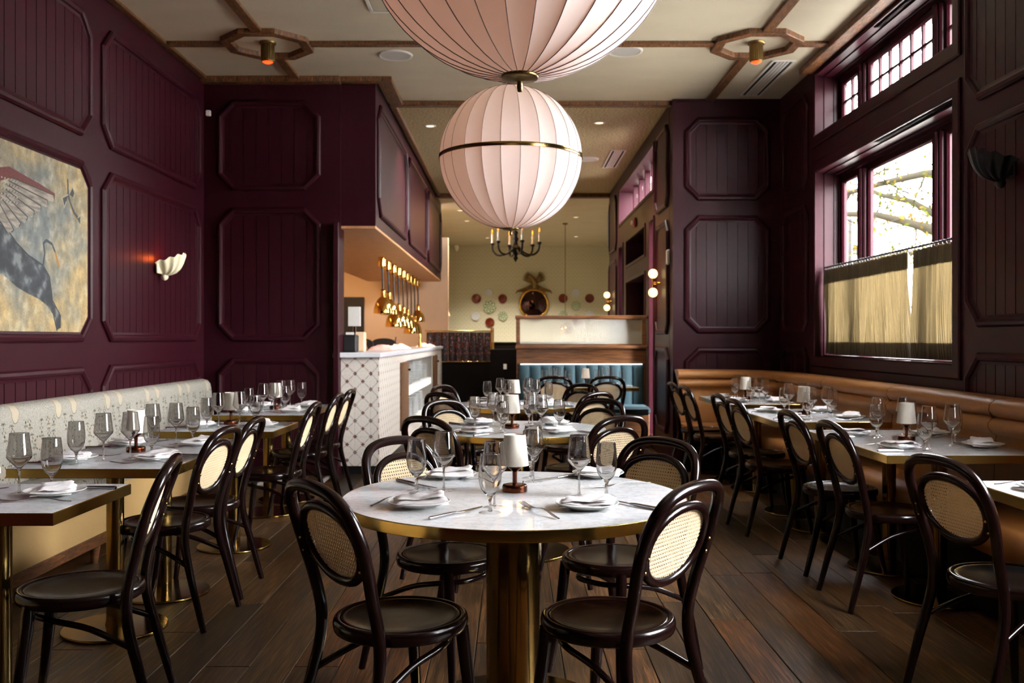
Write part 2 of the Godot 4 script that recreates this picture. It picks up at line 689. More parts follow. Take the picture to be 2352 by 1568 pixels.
# a loose painted panel: a grey winged horse and a small bird on ochre and blue-grey ground
func make_painting() -> void:
	var w := 960
	var h := 560
	var img := Image.create(w, h, false, Image.FORMAT_RGB8)
	var a1 := fnl(201, 0.006, 4)
	var a2 := fnl(203, 0.03, 4)
	var a3 := fnl(207, 0.12, 2)
	tint(img, w, h, func(x: int, y: int):
		var e := Vector2((x / 960.0 - 0.62) / 0.34, (y / 560.0 - 0.42) / 0.46).length()
		var t := clampf(1.25 - e + 0.7 * a1.get_noise_2d(x, y * 1.2), 0.0, 1.0)
		var c := Color(0.68, 0.58, 0.39).lerp(Color(0.43, 0.45, 0.44), t)
		c = c.lerp(Color(0.72, 0.69, 0.60), clampf(a2.get_noise_2d(x * 0.45 + 300.0, y * 0.4) * 1.1, 0.0, 0.6))
		var k := 1.0 + 0.26 * a2.get_noise_2d(x * 0.7, y * 0.55) + 0.10 * a3.get_noise_2d(x, y)
		return Color(c.r * k, c.g * k, c.b * k))
	var body := func(x: int, y: int):
		var t := clampf(0.5 + 1.1 * a2.get_noise_2d(x * 0.5, y * 0.5), 0.0, 1.0)
		return Color(0.10, 0.125, 0.15).lerp(Color(0.47, 0.49, 0.49), t * t)
	# haunch, belly, hind leg, forequarters
	fill_poly(img, [Vector2(0.10, 0.40), Vector2(0.30, 0.43), Vector2(0.468, 0.453), Vector2(0.53, 0.52), Vector2(0.594, 0.57), Vector2(0.681, 0.61), Vector2(0.717, 0.66), Vector2(0.735, 0.75), Vector2(0.74, 0.80), Vector2(0.79, 0.87), Vector2(0.79, 0.93), Vector2(0.765, 0.945), Vector2(0.755, 0.88), Vector2(0.705, 0.82), Vector2(0.66, 0.79), Vector2(0.59, 0.765), Vector2(0.53, 0.738), Vector2(0.456, 0.684), Vector2(0.30, 0.70), Vector2(0.16, 0.66)], body)
	fill_poly(img, [Vector2(0.16, 0.45), Vector2(0.10, 0.28), Vector2(0.04, 0.2), Vector2(0.01, 0.26), Vector2(0.06, 0.36), Vector2(0.1, 0.6)], body)
	stroke(img, [Vector2(0.44, 0.44), Vector2(0.468, 0.453), Vector2(0.53, 0.525), Vector2(0.594, 0.575), Vector2(0.681, 0.615), Vector2(0.72, 0.67), Vector2(0.738, 0.79), Vector2(0.79, 0.87)], 2.2, Color(0.10, 0.12, 0.14))
	stroke(img, [Vector2(0.74, 0.85), Vector2(0.765, 0.945)], 3.0, Color(0.12, 0.13, 0.14))
	# tail
	stroke(img, [Vector2(0.681, 0.61), Vector2(0.690, 0.55), Vector2(0.682, 0.50), Vector2(0.70, 0.482), Vector2(0.734, 0.495), Vector2(0.757, 0.54)], 4.0, Color(0.16, 0.19, 0.22))
	stroke(img, [Vector2(0.757, 0.54), Vector2(0.775, 0.60)], 5.0, Color(0.62, 0.42, 0.12))
	# wing: red leading edge, small scales, long feathers
	fill_poly(img, [Vector2(0.40, 0.20), Vector2(0.49, 0.165), Vector2(0.66, 0.20), Vector2(0.752, 0.225), Vector2(0.75, 0.262), Vector2(0.60, 0.25), Vector2(0.49, 0.22), Vector2(0.42, 0.26)], func(x: int, y: int): return Color(0.48, 0.12, 0.10).lerp(Color(0.30, 0.12, 0.11), 0.5 + 0.8 * a3.get_noise_2d(x, y)))
	for k in 7:
		var t := k / 6.0
		var root := Vector2(0.50, 0.235).lerp(Vector2(0.42, 0.36), t)
		var tip := Vector2(0.742, 0.255).lerp(Vector2(0.50, 0.475), t)
		var side := (tip - root).orthogonal().normalized() * 0.021
		fill_poly(img, [root - side, tip - side * 0.9, tip + (tip - root) * 0.03, tip + side * 0.9, root + side], func(x: int, y: int): return Color(0.66, 0.62, 0.56).lerp(Color(0.40, 0.37, 0.34), clampf(0.35 + a2.get_noise_2d(x * 0.4, y * 2.0), 0, 1)))
		stroke(img, [root + side, tip + side * 0.9, tip + (tip - root) * 0.03], 1.6, Color(0.15, 0.14, 0.14))
	for k in 46:
		var p := Vector2(0.40 + 0.016 * (k % 9), 0.225 + 0.026 * (k / 9))
		stroke(img, [p, p + Vector2(0.007, 0.008), p + Vector2(0.011, 0.001)], 1.4, Color(0.22, 0.21, 0.2))
		stroke(img, [p + Vector2(0.004, 0.002), p + Vector2(0.006, 0.003)], 2.4, Color(0.68, 0.65, 0.6))
	# bird
	stroke(img, [Vector2(0.836, 0.13), Vector2(0.838, 0.20)], 4.0, Color(0.16, 0.20, 0.24))
	stroke(img, [Vector2(0.838, 0.20), Vector2(0.85, 0.25), Vector2(0.88, 0.30), Vector2(0.91, 0.325)], 5.0, Color(0.17, 0.20, 0.23))
	stroke(img, [Vector2(0.842, 0.24), Vector2(0.872, 0.305), Vector2(0.90, 0.333)], 2.0, Color(0.60, 0.46, 0.18))
	for s in [[Vector2(0.845, 0.205), Vector2(0.868, 0.16), Vector2(0.883, 0.19), Vector2(0.874, 0.215)], [Vector2(0.838, 0.21), Vector2(0.80, 0.235), Vector2(0.812, 0.285), Vector2(0.826, 0.25)], [Vector2(0.905, 0.32), Vector2(0.925, 0.30), Vector2(0.922, 0.36), Vector2(0.91, 0.345)]]:
		fill_poly(img, s, func(x: int, y: int): return Color(0.17, 0.20, 0.22))
		stroke(img, s, 2.0, Color(0.66, 0.62, 0.54))
	var m := mat("painting", Color(0.84, 0.84, 0.84), 0.6)
	m.albedo_texture = ImageTexture.create_from_image(img)


# ---------------------------------------------------------------- the room

func octagon(x0: float, x1: float, y0: float, y1: float, cut: float, cuty := -1.0) -> PackedVector2Array:
	var cy := cut if cuty < 0 else cuty
	return PackedVector2Array([Vector2(x0 + cut, y0), Vector2(x1 - cut, y0), Vector2(x1, y0 + cy), Vector2(x1, y1 - cy), Vector2(x1 - cut, y1), Vector2(x0 + cut, y1), Vector2(x0, y1 - cy), Vector2(x0, y0 + cy)])


# an eight-sided moulded panel lined with upright boards, on a wall face (frame: x along the wall, y up, z out of it)
func wall_panel(parent: Node, fr: Transform3D, x0: float, x1: float, y0: float, y1: float, cut: float, board_w: float, material: Material, boards := true) -> void:
	var oct := octagon(x0, x1, y0, y1, cut)
	var s := Shape.new()
	s.mould(oct, fr, [[-0.012, 0.0], [-0.012, 0.016], [0.0, 0.03], [0.018, 0.034], [0.034, 0.026], [0.040, 0.012], [0.058, 0.008], [0.058, 0.0]])
	var pm := put("wall_panel", s, material, parent)
	if not boards:
		return
	var inner := Geometry2D.offset_polygon(oct, -0.05)[0]
	var cnt := maxi(2, roundi((x1 - x0) / board_w))
	var w := (x1 - x0) / cnt
	for k in cnt:
		var a := x0 + k * w + 0.004
		var b := x0 + (k + 1) * w - 0.004
		var strip := PackedVector2Array([Vector2(a, y0 - 1), Vector2(b, y0 - 1), Vector2(b, y1 + 1), Vector2(a, y1 + 1)])
		for piece in Geometry2D.intersect_polygons(inner, strip):
			var bs := Shape.new()
			bs.slab(piece, fr.translated_local(Vector3(0, 0, 0.007)), 0.007)
			put("board", bs, material, pm)


# slabs that make a wall with rectangular openings: the wall runs along u (0..len), openings are Rect2(u, y, du, dy)
func wall_with_holes(called: String, fr: Transform3D, len_: float, high: float, thick: float, holes: Array, material: Material) -> MeshInstance3D:
	var us := [0.0, len_]
	for r in holes:
		us.append(r.position.x)
		us.append(r.end.x)
	us.sort()
	var s := Shape.new()
	for k in us.size() - 1:
		var a: float = us[k]
		var b: float = us[k + 1]
		if b - a < 0.001:
			continue
		var spans := []
		for r in holes:
			if r.position.x < (a + b) / 2 and r.end.x > (a + b) / 2:
				spans.append([r.position.y, r.end.y])
		spans.sort_custom(func(p, q): return p[0] < q[0])
		var y := 0.0
		spans.append([high, high])
		for sp in spans:
			if sp[0] - y > 0.001:
				s.box(fr * Vector3((a + b) / 2, (y + sp[0]) / 2, -thick / 2), Vector3(b - a, sp[0] - y, thick), 0.0, fr.basis)
			y = sp[1]
	var o := put(called, s, material)
	structure(o)
	return o


func frame_at(origin: Vector3, right: Vector3) -> Transform3D:
	return Transform3D(Basis(right, Vector3.UP, right.cross(Vector3.UP)), origin)


func build_floor() -> void:
	var base := bx("floor", Vector3(0, -0.06, -11.0), Vector3(9.0, 0.08, 29.0), M["subfloor"])
	structure(base)
	rng.seed = 11
	var pw := 0.178
	var far := Shape.new()
	var single := 0
	var x := -3.0
	while x < 2.85:
		var d := 1.2 - rng.randf() * 1.6
		while d < 25.0:
			var ln := rng.randf_range(1.25, 2.3)
			var c := V(x + pw / 2, -0.01, d + ln / 2)
			var sz := Vector3(pw - 0.003, 0.02, ln - 0.003)
			if d < 10.5 and d + ln > 2.6 and single < 300:
				var s := Shape.new()
				s.off = Vector2(rng.randf() * 7.0, rng.randf() * 9.0)
				s.box(c + Vector3(0, rng.randf_range(-0.0006, 0.0006), 0), sz, 0.0022)
				put("plank", s, M["plank_%d" % rng.randi_range(0, 5)], base)
				single += 1
			else:
				far.off = Vector2(rng.randf() * 7.0, rng.randf() * 9.0)
				far.box(c, sz, 0.002)
			d += ln
		x += pw
	var o := put("plank_field", far, M["plank_1"], base)
	o.set_meta("kind", "stuff")
	# floor behind the kitchen pass and behind the camera
	structure(bx("floor_kitchen", V(-3.2, -0.01, 13.0), Vector3(3.0, 0.02, 9.4), M["grille"]))
	structure(bx("floor_entry", Vector3(0, -0.01, 1.25), Vector3(5.9, 0.02, 3.3), M["plank_3"]))


func batten(called: String, a: Vector3, b: Vector3, wid: float, thick: float, parent: Node = null) -> Node:
	var s := Shape.new()
	var t := (b - a).normalized()
	var side := Vector3(t.z, 0, -t.x)
	s.box((a + b) / 2 - Vector3(0, thick / 2, 0), Vector3(wid, thick, a.distance_to(b)), 0.004, Basis(side, Vector3.UP, side.cross(Vector3.UP)))
	var o := put(called, s, M["batten"], parent)
	if parent == null:
		structure(o)
	return o


func build_ceiling() -> void:
	var c := bx("ceiling", V(0, CEIL + 0.1, 3.5), Vector3(6.6, 0.2, 12.5), M["ceiling"])
	structure(c)
	var c2 := bx("ceiling_middle", V(0.05, CEIL + 0.1, 12.87), Vector3(3.4, 0.2, 6.2), M["embossed_paper"])
	structure(c2)
	var c3 := bx("ceiling_back", V(0.3, CEIL + 0.1, 20.6), Vector3(7.0, 0.2, 9.2), M["ceiling"])
	structure(c3)
	structure(bx("ceiling_kitchen", V(-3.25, 3.1, 13.3), Vector3(2.7, 0.15, 8.4), M["kitchen_wall"]))
	# dark timber grid with eight-sided roses
	var ring := 0.32
	for sx in [-1.0, 1.0]:
		var cx: float = 2.04 * sx
		batten("trim_%d" % (1 if sx < 0 else 2), V(cx, CEIL, 7.80 - ring), V(cx, CEIL, -2.6), 0.085, 0.03)
		batten("trim_%d" % (3 if sx < 0 else 4), V(cx, CEIL, 7.80 + ring), V(cx, CEIL, 9.72 if sx > 0 else 8.86), 0.085, 0.03)
		batten("trim_%d" % (5 if sx < 0 else 6), V(cx + ring * sx, CEIL, 7.80), V(XL if sx < 0 else XR, CEIL, 7.80), 0.085, 0.03)
		var rs := Shape.new()
		var pts := PackedVector2Array()
		for k in 8:
			var a := TAU * (k + 0.5) / 8
			pts.append(Vector2(cos(a), sin(a)) * 0.385)
		var fr := Transform3D(Basis(Vector3(1, 0, 0), Vector3(0, 0, 1), Vector3(0, -1, 0)), V(cx, CEIL, 7.80))
		rs.mould(pts, fr, [[0.0, 0.0], [0.0, 0.04], [0.004, 0.044], [0.076, 0.044], [0.08, 0.04], [0.08, 0.0]])
		var rose := put("ceiling_rose", rs, M["batten"])
		tag(rose, "octagonal timber ceiling rose %s" % ("near the left wall" if sx < 0 else "near the right hand window"), "ceiling rose", "timber ceiling roses")
		# small ribbed spot fitting with a glowing amber bulb
		var t := thing("ceiling_spotlight", "dark ribbed ceiling spot with amber bulb inside the %s timber octagon" % ("left" if sx < 0 else "right"), "ceiling light", V(cx, CEIL, 7.80), 0, "amber ceiling spots")
		var s := Shape.new()
		s.lathe([[0.0, -0.022], [0.05, -0.022], [0.07, -0.018], [0.07, 0.0]], 20)
		put("rose_plate", s, M["brass_dark"], t)
		s = Shape.new()
		s.lathe([[0.0, -0.165], [0.044, -0.165], [0.052, -0.160], [0.052, -0.022]], 24)
		for k in 20:
			var a := TAU * k / 20
			s.tube([Vector3(cos(a) * 0.052, -0.03, sin(a) * 0.052), Vector3(cos(a) * 0.052, -0.155, sin(a) * 0.052)], 0.0045, 5)
		put("barrel", s, M["brass_dark"], t)
		s = Shape.new()
		s.lathe([[0.0, -0.182], [0.018, -0.179], [0.034, -0.172], [0.044, -0.1655]], 20)
		put("bulb", s, M["amber_glow"], t)
		var l := OmniLight3D.new()
		l.name = "amber_light"
		l.light_color = Color(1, 0.45, 0.2)
		l.light_energy = 0.003
		l.light_size = 0.05
		l.omni_range = 12
		l.omni_attenuation = 2.0
		l.shadow_enabled = true
		t.add_child(l)
		l.position = Vector3(0, -0.23, 0)
	batten("trim_7", V(-2.04 + ring, CEIL, 7.80), V(2.04 - ring, CEIL, 7.80), 0.085, 0.03)
	batten("trim_8", V(-1.28, CEIL, 9.76), V(XR, CEIL, 9.76), 0.10, 0.05)
	batten("trim_9", V(XL, CEIL, 8.83), V(-1.62, CEIL, 8.83), 0.10, 0.06)
	batten("trim_10", V(-1.20, CEIL, 8.80), V(-1.20, CEIL, 9.72), 0.13, 0.05)
	batten("trim_11", V(-1.63, CEIL, 8.85), V(-1.26, CEIL, 8.85), 0.10, 0.05)
	batten("trim_12", V(0, CEIL, 8.20), V(0, CEIL, 9.72), 0.085, 0.03)
	batten("trim_13", V(0, CEIL, 7.46), V(0, CEIL, -2.6), 0.085, 0.03)
	batten("trim_14", V(XR - 0.07, CEIL, -2.6), V(XR - 0.07, CEIL, 8.56), 0.14, 0.055)
	batten("trim_15", V(XL + 0.03, CEIL, -2.6), V(XL + 0.03, CEIL, 8.80), 0.06, 0.03)
	batten("trim_16", V(-1.3, CEIL, 15.95), V(1.7, CEIL, 15.95), 0.16, 0.07)
	batten("trim_17", V(-1.24, CEIL, 9.8), V(-1.24, CEIL, 15.9), 0.05, 0.05)
	# flush loudspeakers
	for q in [[-1.02, 8.15, "left of the big globe lamp"], [0.97, 8.03, "right of the big globe lamp"], [1.04, 12.86, "on the patterned ceiling behind the second globe"]]:
		var t := thing("ceiling_speaker", "round white flush ceiling loudspeaker " + q[2], "loudspeaker", V(q[0], CEIL, q[1]), 0, "ceiling loudspeakers")
		var s := Shape.new()
		s.lathe([[0.128, -0.006], [0.128, -0.006], [0.135, -0.012], [0.15, -0.010], [0.155, 0.0]], 32)
		put("trim_ring", s, M["white_paint"], t)
		s = Shape.new()
		s.lathe([[0.0, -0.005], [0.129, -0.005]], 32)
		put("grille", s, M["grille"], t)
	# air slots
	for q in [[2.42, 8.9, 0.17, 1.16, "beside the right hand window"], [1.40, 12.86, 0.16, 1.2, "on the patterned ceiling"]]:
		var t := thing("air_diffuser", "white slotted ceiling air diffuser " + q[4], "air vent", V(q[0], CEIL, q[1]), 0, "ceiling air slots")
		bx("backing", Vector3(0, -0.002, 0), Vector3(q[2], 0.004, q[3]), M["dark_slot"], t)
		var fs := Shape.new()
		fs.mould(PackedVector2Array([Vector2(-q[2] / 2 - 0.02, -q[3] / 2 - 0.02), Vector2(q[2] / 2 + 0.02, -q[3] / 2 - 0.02), Vector2(q[2] / 2 + 0.02, q[3] / 2 + 0.02), Vector2(-q[2] / 2 - 0.02, q[3] / 2 + 0.02)]), Transform3D(Basis(Vector3(1, 0, 0), Vector3(0, 0, 1), Vector3(0, -1, 0)), Vector3.ZERO), [[0.0, 0.0], [0.0, 0.01], [0.02, 0.01], [0.02, 0.0]])
		put("frame", fs, M["white_paint"], t)
		for k in 4:
			bx("slat", Vector3(-q[2] / 2 + q[2] * (k + 0.5) / 4 - 0.012 * (k - 1.5), -0.008, 0), Vector3(q[2] / 8.5, 0.008, q[3]), M["white_paint"], t)
	var hatch := thing("access_hatch", "flush square ceiling access hatch left of the big globe", "hatch", V(-0.75, CEIL, 6.72))
	var hs := Shape.new()
	hs.mould(PackedVector2Array([Vector2(-0.32, -0.34), Vector2(0.32, -0.34), Vector2(0.32, 0.34), Vector2(-0.32, 0.34)]), Transform3D(Basis(Vector3(1, 0, 0), Vector3(0, 0, 1), Vector3(0, -1, 0)), Vector3.ZERO), [[0.0, 0.0], [0.0, 0.014], [0.022, 0.014], [0.022, 0.0]])
	put("frame", hs, M["white_paint"], hatch)
	bx("panel", Vector3(0, -0.004, 0), Vector3(0.58, 0.008, 0.62), M["ceiling"], hatch, 0.002)
	# recessed downlights of the rear rooms
	var dl := [[-0.95, 10.86], [1.0, 10.7], [0.95, 14.6], [-0.9, 14.9], [-1.0, 18.0], [-0.95, 19.6], [1.3, 19.0], [1.55, 22.6], [-0.6, 22.9], [0.5, 22.9]]
	for k in dl.size():
		var q = dl[k]
		var where: String = ["patterned ceiling left of the white globe", "patterned ceiling right of the white globe", "patterned ceiling at its far right", "patterned ceiling at its far left", "pale rear ceiling, nearest on the left", "pale rear ceiling, second on the left", "pale rear ceiling, nearest on the right", "pale rear ceiling by the far right corner", "pale rear ceiling above the left wall plates", "pale rear ceiling above the round mirror"][k]
		var t := thing("downlight", "small recessed downlight in the " + where, "ceiling light", V(q[0], CEIL, q[1]), 0, "recessed downlights")
		var s := Shape.new()
		s.lathe([[0.045, -0.002], [0.05, -0.008], [0.066, -0.006], [0.07, 0.0]], 20)
		put("bezel", s, M["white_paint"], t)
		s = Shape.new()
		s.lathe([[0.0, -0.003], [0.046, -0.003]], 16)
		put("lens", s, M["warm_glow"], t)
		var l := SpotLight3D.new()
		l.name = "downlight_beam"
		l.light_color = Color(1, 0.95, 0.87)
		l.light_energy = DOWN if q[1] > 16.0 else DOWN * 0.3
		l.light_size = 0.05
		l.spot_angle = 58
		l.spot_angle_attenuation = 0.8
		l.spot_range = 30
		l.spot_attenuation = 2.0
		l.shadow_enabled = true
		t.add_child(l)
		l.position = Vector3(0, -0.02, 0)
		l.rotation_degrees.x = -90


func build_walls() -> void:
	var B: Material = M["burgundy"]
	# left wall: x runs away from the camera along the wall, z of the frame into the room
	var fl := Transform3D(Basis(Vector3(0, 0, -1), Vector3.UP, Vector3(1, 0, 0)), Vector3(XL, 0, 2.8))
	var wl := wall_with_holes("wall_left", fl, 11.7, CEIL, 0.2, [], B)
	var o := 2.8
	for col in [[0.05, 2.1], [2.3, 4.2], [4.40, 6.47], [6.66, 8.72]]:
		wall_panel(wl, fl, col[0] + o, col[1] + o, 2.69, 3.53, 0.14, 0.12, B)
		wall_panel(wl, fl, col[0] + o, col[1] + o, 1.29, 2.50, 0.14, 0.12, B, col[0] != 4.40)
		wall_panel(wl, fl, col[0] + o, col[1] + o, 0.20, 1.10, 0.14, 0.12, B)
	# the painting inside its panel
	var pt := thing("panel_painting", "large painted panel of a grey winged horse and small bird on ochre ground", "painting", V(XL + 0.012, 0, 0))
	var oct := Geometry2D.offset_polygon(octagon(4.40, 6.47, 1.29, 2.50, 0.14), -0.055)[0]
	var s := Shape.new()
	s.slab(oct, Transform3D(Basis(Vector3(0, 0, -1), Vector3.UP, Vector3(1, 0, 0)), Vector3(0.002, 0, 0)), 0.012)
	for k in s.u.size():
		s.u[k] = Vector2((-s.v[k].z - 4.40) / 2.07, (2.50 - s.v[k].y) / 1.21)
	put("canvas", s, M["painting"], pt)
	# wall across, left of the pass
	var fd := frame_at(V(XL, 0, 8.88), Vector3(1, 0, 0))
	var wd := wall_with_holes("wall_pass_side", fd, 1.30, CEIL, 0.18, [], B)
	for r in [[2.72, 3.55], [1.29, 2.53], [0.22, 1.11]]:
		wall_panel(wd, fd, 0.14, 1.10, r[0], r[1], 0.14, 0.12, B)
	structure(bx("trim_18", V(-1.655, 1.2, 8.875), Vector3(0.05, 2.4, 0.21), M["burgundy"], null, 0.004))
	# right wall with the tall windows; one in view, one nearer behind the picture edge
	var fr := Transform3D(Basis(Vector3(0, 0, 1), Vector3.UP, Vector3(-1, 0, 0)), V(XR, 0, 9.64))
	var holes := []
	for z in WINS:
		holes.append(Rect2(9.64 - z[1], 1.145, z[1] - z[0], 1.665))
		holes.append(Rect2(9.64 - z[1], 3.15, z[1] - z[0], 0.54))
	var wr := wall_with_holes("wall_right", fr, 12.4, CEIL, 0.265, holes, B)
	for col in [[8.72, 9.52], [4.05, 5.66]]:
		var a: float = 9.64 - col[1]
		var b: float = 9.64 - col[0]
		var ct := 0.14 if col[0] < 8 else 0.1
		wall_panel(wr, fr, a, b, 2.72, 3.60, ct, 0.11, B)
		wall_panel(wr, fr, a, b, 1.38, 2.56, ct, 0.11, B)
		wall_panel(wr, fr, a, b, 0.25, 1.21, ct, 0.11, B)
	# pier that faces the room at the far right
	var fp := frame_at(V(1.66, 0, 9.64), Vector3(1, 0, 0))
	var wp := wall_with_holes("wall_pier", fp, 1.47, CEIL, 0.2, [], B)
	for r in [[2.74, 3.57], [1.37, 2.56], [0.3, 1.20]]:
		wall_panel(wp, fp, 0.13, 0.99, r[0], r[1], 0.13, 0.102, B)
	# passage wall beyond the pier, with the street doors
	var fc := Transform3D(Basis(Vector3(0, 0, 1), Vector3.UP, Vector3(-1, 0, 0)), V(1.66, 0, 15.95))
	var dh := [Rect2(15.95 - 11.28, 0.12, 0.40, 2.62), Rect2(15.95 - 13.55, 0.0, 1.95, 2.15), Rect2(15.95 - 13.55, 2.32, 1.95, 0.42), Rect2(15.95 - 14.45, 0.12, 0.55, 2.62), Rect2(15.95 - 14.45, 3.02, 3.57, 0.58)]
	var wc := wall_with_holes("wall_passage", fc, 6.10, CEIL, 0.22, dh, M["burgundy"])
	wall_panel(wc, fc, 15.95 - 10.72, 15.95 - 9.86, 2.72, 3.58, 0.12, 0.11, M["burgundy"])
	wall_panel(wc, fc, 15.95 - 10.72, 15.95 - 9.86, 1.36, 2.56, 0.12, 0.11, M["burgundy"])
	wall_panel(wc, fc, 15.95 - 10.72, 15.95 - 9.86, 0.3, 1.20, 0.12, 0.11, M["burgundy"])
	for r in [[2.72, 3.58], [1.36, 2.56], [0.3, 1.20]]:
		wall_panel(wc, fc, 0.1, 1.2, r[0], r[1], 0.12, 0.11, M["burgundy"])
	# linings of the doorway, transom and side lights
	var dn := 0
	for r in dh:
		dn += 1
		var w := thing("window_%d" % (dn + 4) if dn != 2 else "door_1", "burgundy %s of the street entrance in the passage wall" % ["near side light", "double door", "transom light", "far side light", "high window strip"][dn - 1], "window" if dn != 2 else "door")
		structure(w)
		var d0: float = 15.95 - r.end.x
		var d1: float = 15.95 - r.position.x
		var ls := Shape.new()
		var dep := 0.30
		var cx := 1.66 + dep / 2 - 0.015
		for e in [d0 + 0.02, d1 - 0.02]:
			ls.box(V(cx, r.position.y + r.size.y / 2, e), Vector3(dep, r.size.y, 0.04), 0.004)
		ls.box(V(cx, r.end.y - 0.02, (d0 + d1) / 2), Vector3(dep, 0.04, d1 - d0 - 0.08), 0.004)
		if r.position.y > 0.01:
			ls.box(V(cx, r.position.y + 0.02, (d0 + d1) / 2), Vector3(dep, 0.04, d1 - d0 - 0.08), 0.004)
		put("lining", ls, M["burgundy"], w)
		var cols: int = [1, 2, 2, 1, 6][dn - 1]
		for c in range(1, cols):
			bx("mullion", V(1.84, r.position.y + r.size.y / 2, lerpf(d0, d1, float(c) / cols)), Vector3(0.08, r.size.y - 0.08, 0.05), M["burgundy"], w, 0.004)
		for c in cols:
			var pd := (d1 - d0) / cols
			bx("pane", V(1.85, r.position.y + r.size.y / 2, d0 + pd * (c + 0.5)), Vector3(0.006, r.size.y - 0.08, pd - 0.06), M["pane"], w)
	# dark entrance lobby behind the street door
	structure(bx("wall_lobby_end", V(3.3, 1.45, 12.6), Vector3(0.15, 2.9, 3.1), B))
	structure(bx("wall_lobby_near", V(2.55, 1.45, 11.42), Vector3(1.3, 2.9, 0.12), B))
	structure(bx("wall_lobby_far", V(2.55, 1.45, 13.80), Vector3(1.3, 2.9, 0.12), B))
	structure(bx("ceiling_lobby", V(2.6, 2.86, 12.6), Vector3(1.4, 0.12, 2.5), B))
	bx("porch_closer", V(1.78, 2.02, 11.9), Vector3(0.06, 0.07, 0.28), M["steel"], null, 0.01)
	tag(get_node("porch_closer"), "small steel door closer at the head of the street door", "door closer")
	# rear room: papered end wall over dark wainscot, side walls
	structure(bx("wall_back", V(0.3, 1.95, 25.0), Vector3(6.0, 3.7, 0.2), M["wallpaper"]))
	structure(bx("wall_back_wainscot", V(0.3, 0.58, 24.88), Vector3(6.0, 1.18, 0.05), M["wainscot"], null, 0.006))
	structure(bx("trim_19", V(0.3, 1.19, 24.86), Vector3(6.0, 0.05, 0.08), M["wainscot"], null, 0.01))
	var side := wall_with_holes("wall_back_left", Transform3D(Basis(Vector3(0, 0, -1), Vector3.UP, Vector3(1, 0, 0)), V(-1.76, 0, 17.72)), 7.2, CEIL, 0.2, [Rect2(0.9, 0, 0.95, 2.15)], M["wallpaper"])
	structure(bx("door_2", V(-1.82, 1.07, 18.87), Vector3(0.05, 2.14, 0.93), M["wainscot"], null, 0.005))
	structure(bx("wall_back_right", V(3.1, 1.9, 20.4), Vector3(0.2, 3.8, 9.3), M["wallpaper"]))
	structure(bx("wall_back_return", V(2.4, 1.9, 16.06), Vector3(1.4, 3.8, 0.2), M["wallpaper"]))
	# kitchen beyond the pass
	structure(bx("wall_kitchen_end", V(-2.9, 1.6, 17.6), Vector3(3.4, 3.2, 0.2), M["kitchen_wall"]))
	structure(bx("wall_kitchen_side", V(-4.6, 1.6, 13.2), Vector3(0.2, 3.2, 9.0), M["kitchen_wall"]))
	structure(bx("wall_kitchen_front", V(-3.8, 1.6, 9.15), Vector3(1.75, 3.2, 0.15), M["kitchen_wall"]))
	structure(bx("door_3", V(-2.99, 1.04, 17.47), Vector3(0.44, 2.08, 0.06), M["black"], null, 0.004))
	# wall behind the camera, with its own pair of windows
	var fb := Transform3D(Basis(Vector3(-1, 0, 0), Vector3.UP, Vector3(0, 0, -1)), Vector3(XR, 0, 2.75))
	var bh := []
	for q in REAR:
		bh.append(Rect2(q[0], q[1], q[2], q[3]))
	wall_with_holes("wall_front", fb, XR - XL, CEIL, 0.25, bh, B)
	var wn := 3
	for q in bh:
		var w := thing("window_%d" % wn, "tall street window in the wall behind the camera", "window")
		structure(w)
		wn += 1
		var s2 := Shape.new()
		s2.mould(PackedVector2Array([q.position, Vector2(q.end.x, q.position.y), q.end, Vector2(q.position.x, q.end.y)]), fb.translated_local(Vector3(0, 0, -0.14)), [[0.0, 0.0], [0.0, 0.05], [0.06, 0.05], [0.06, 0.0]])
		put("window_frame", s2, M["burgundy"], w)
		bx("pane", fb * Vector3(q.position.x + q.size.x / 2, q.position.y + q.size.y / 2, -0.12), Vector3(q.size.x - 0.08, q.size.y - 0.08, 0.006), M["pane"], w)


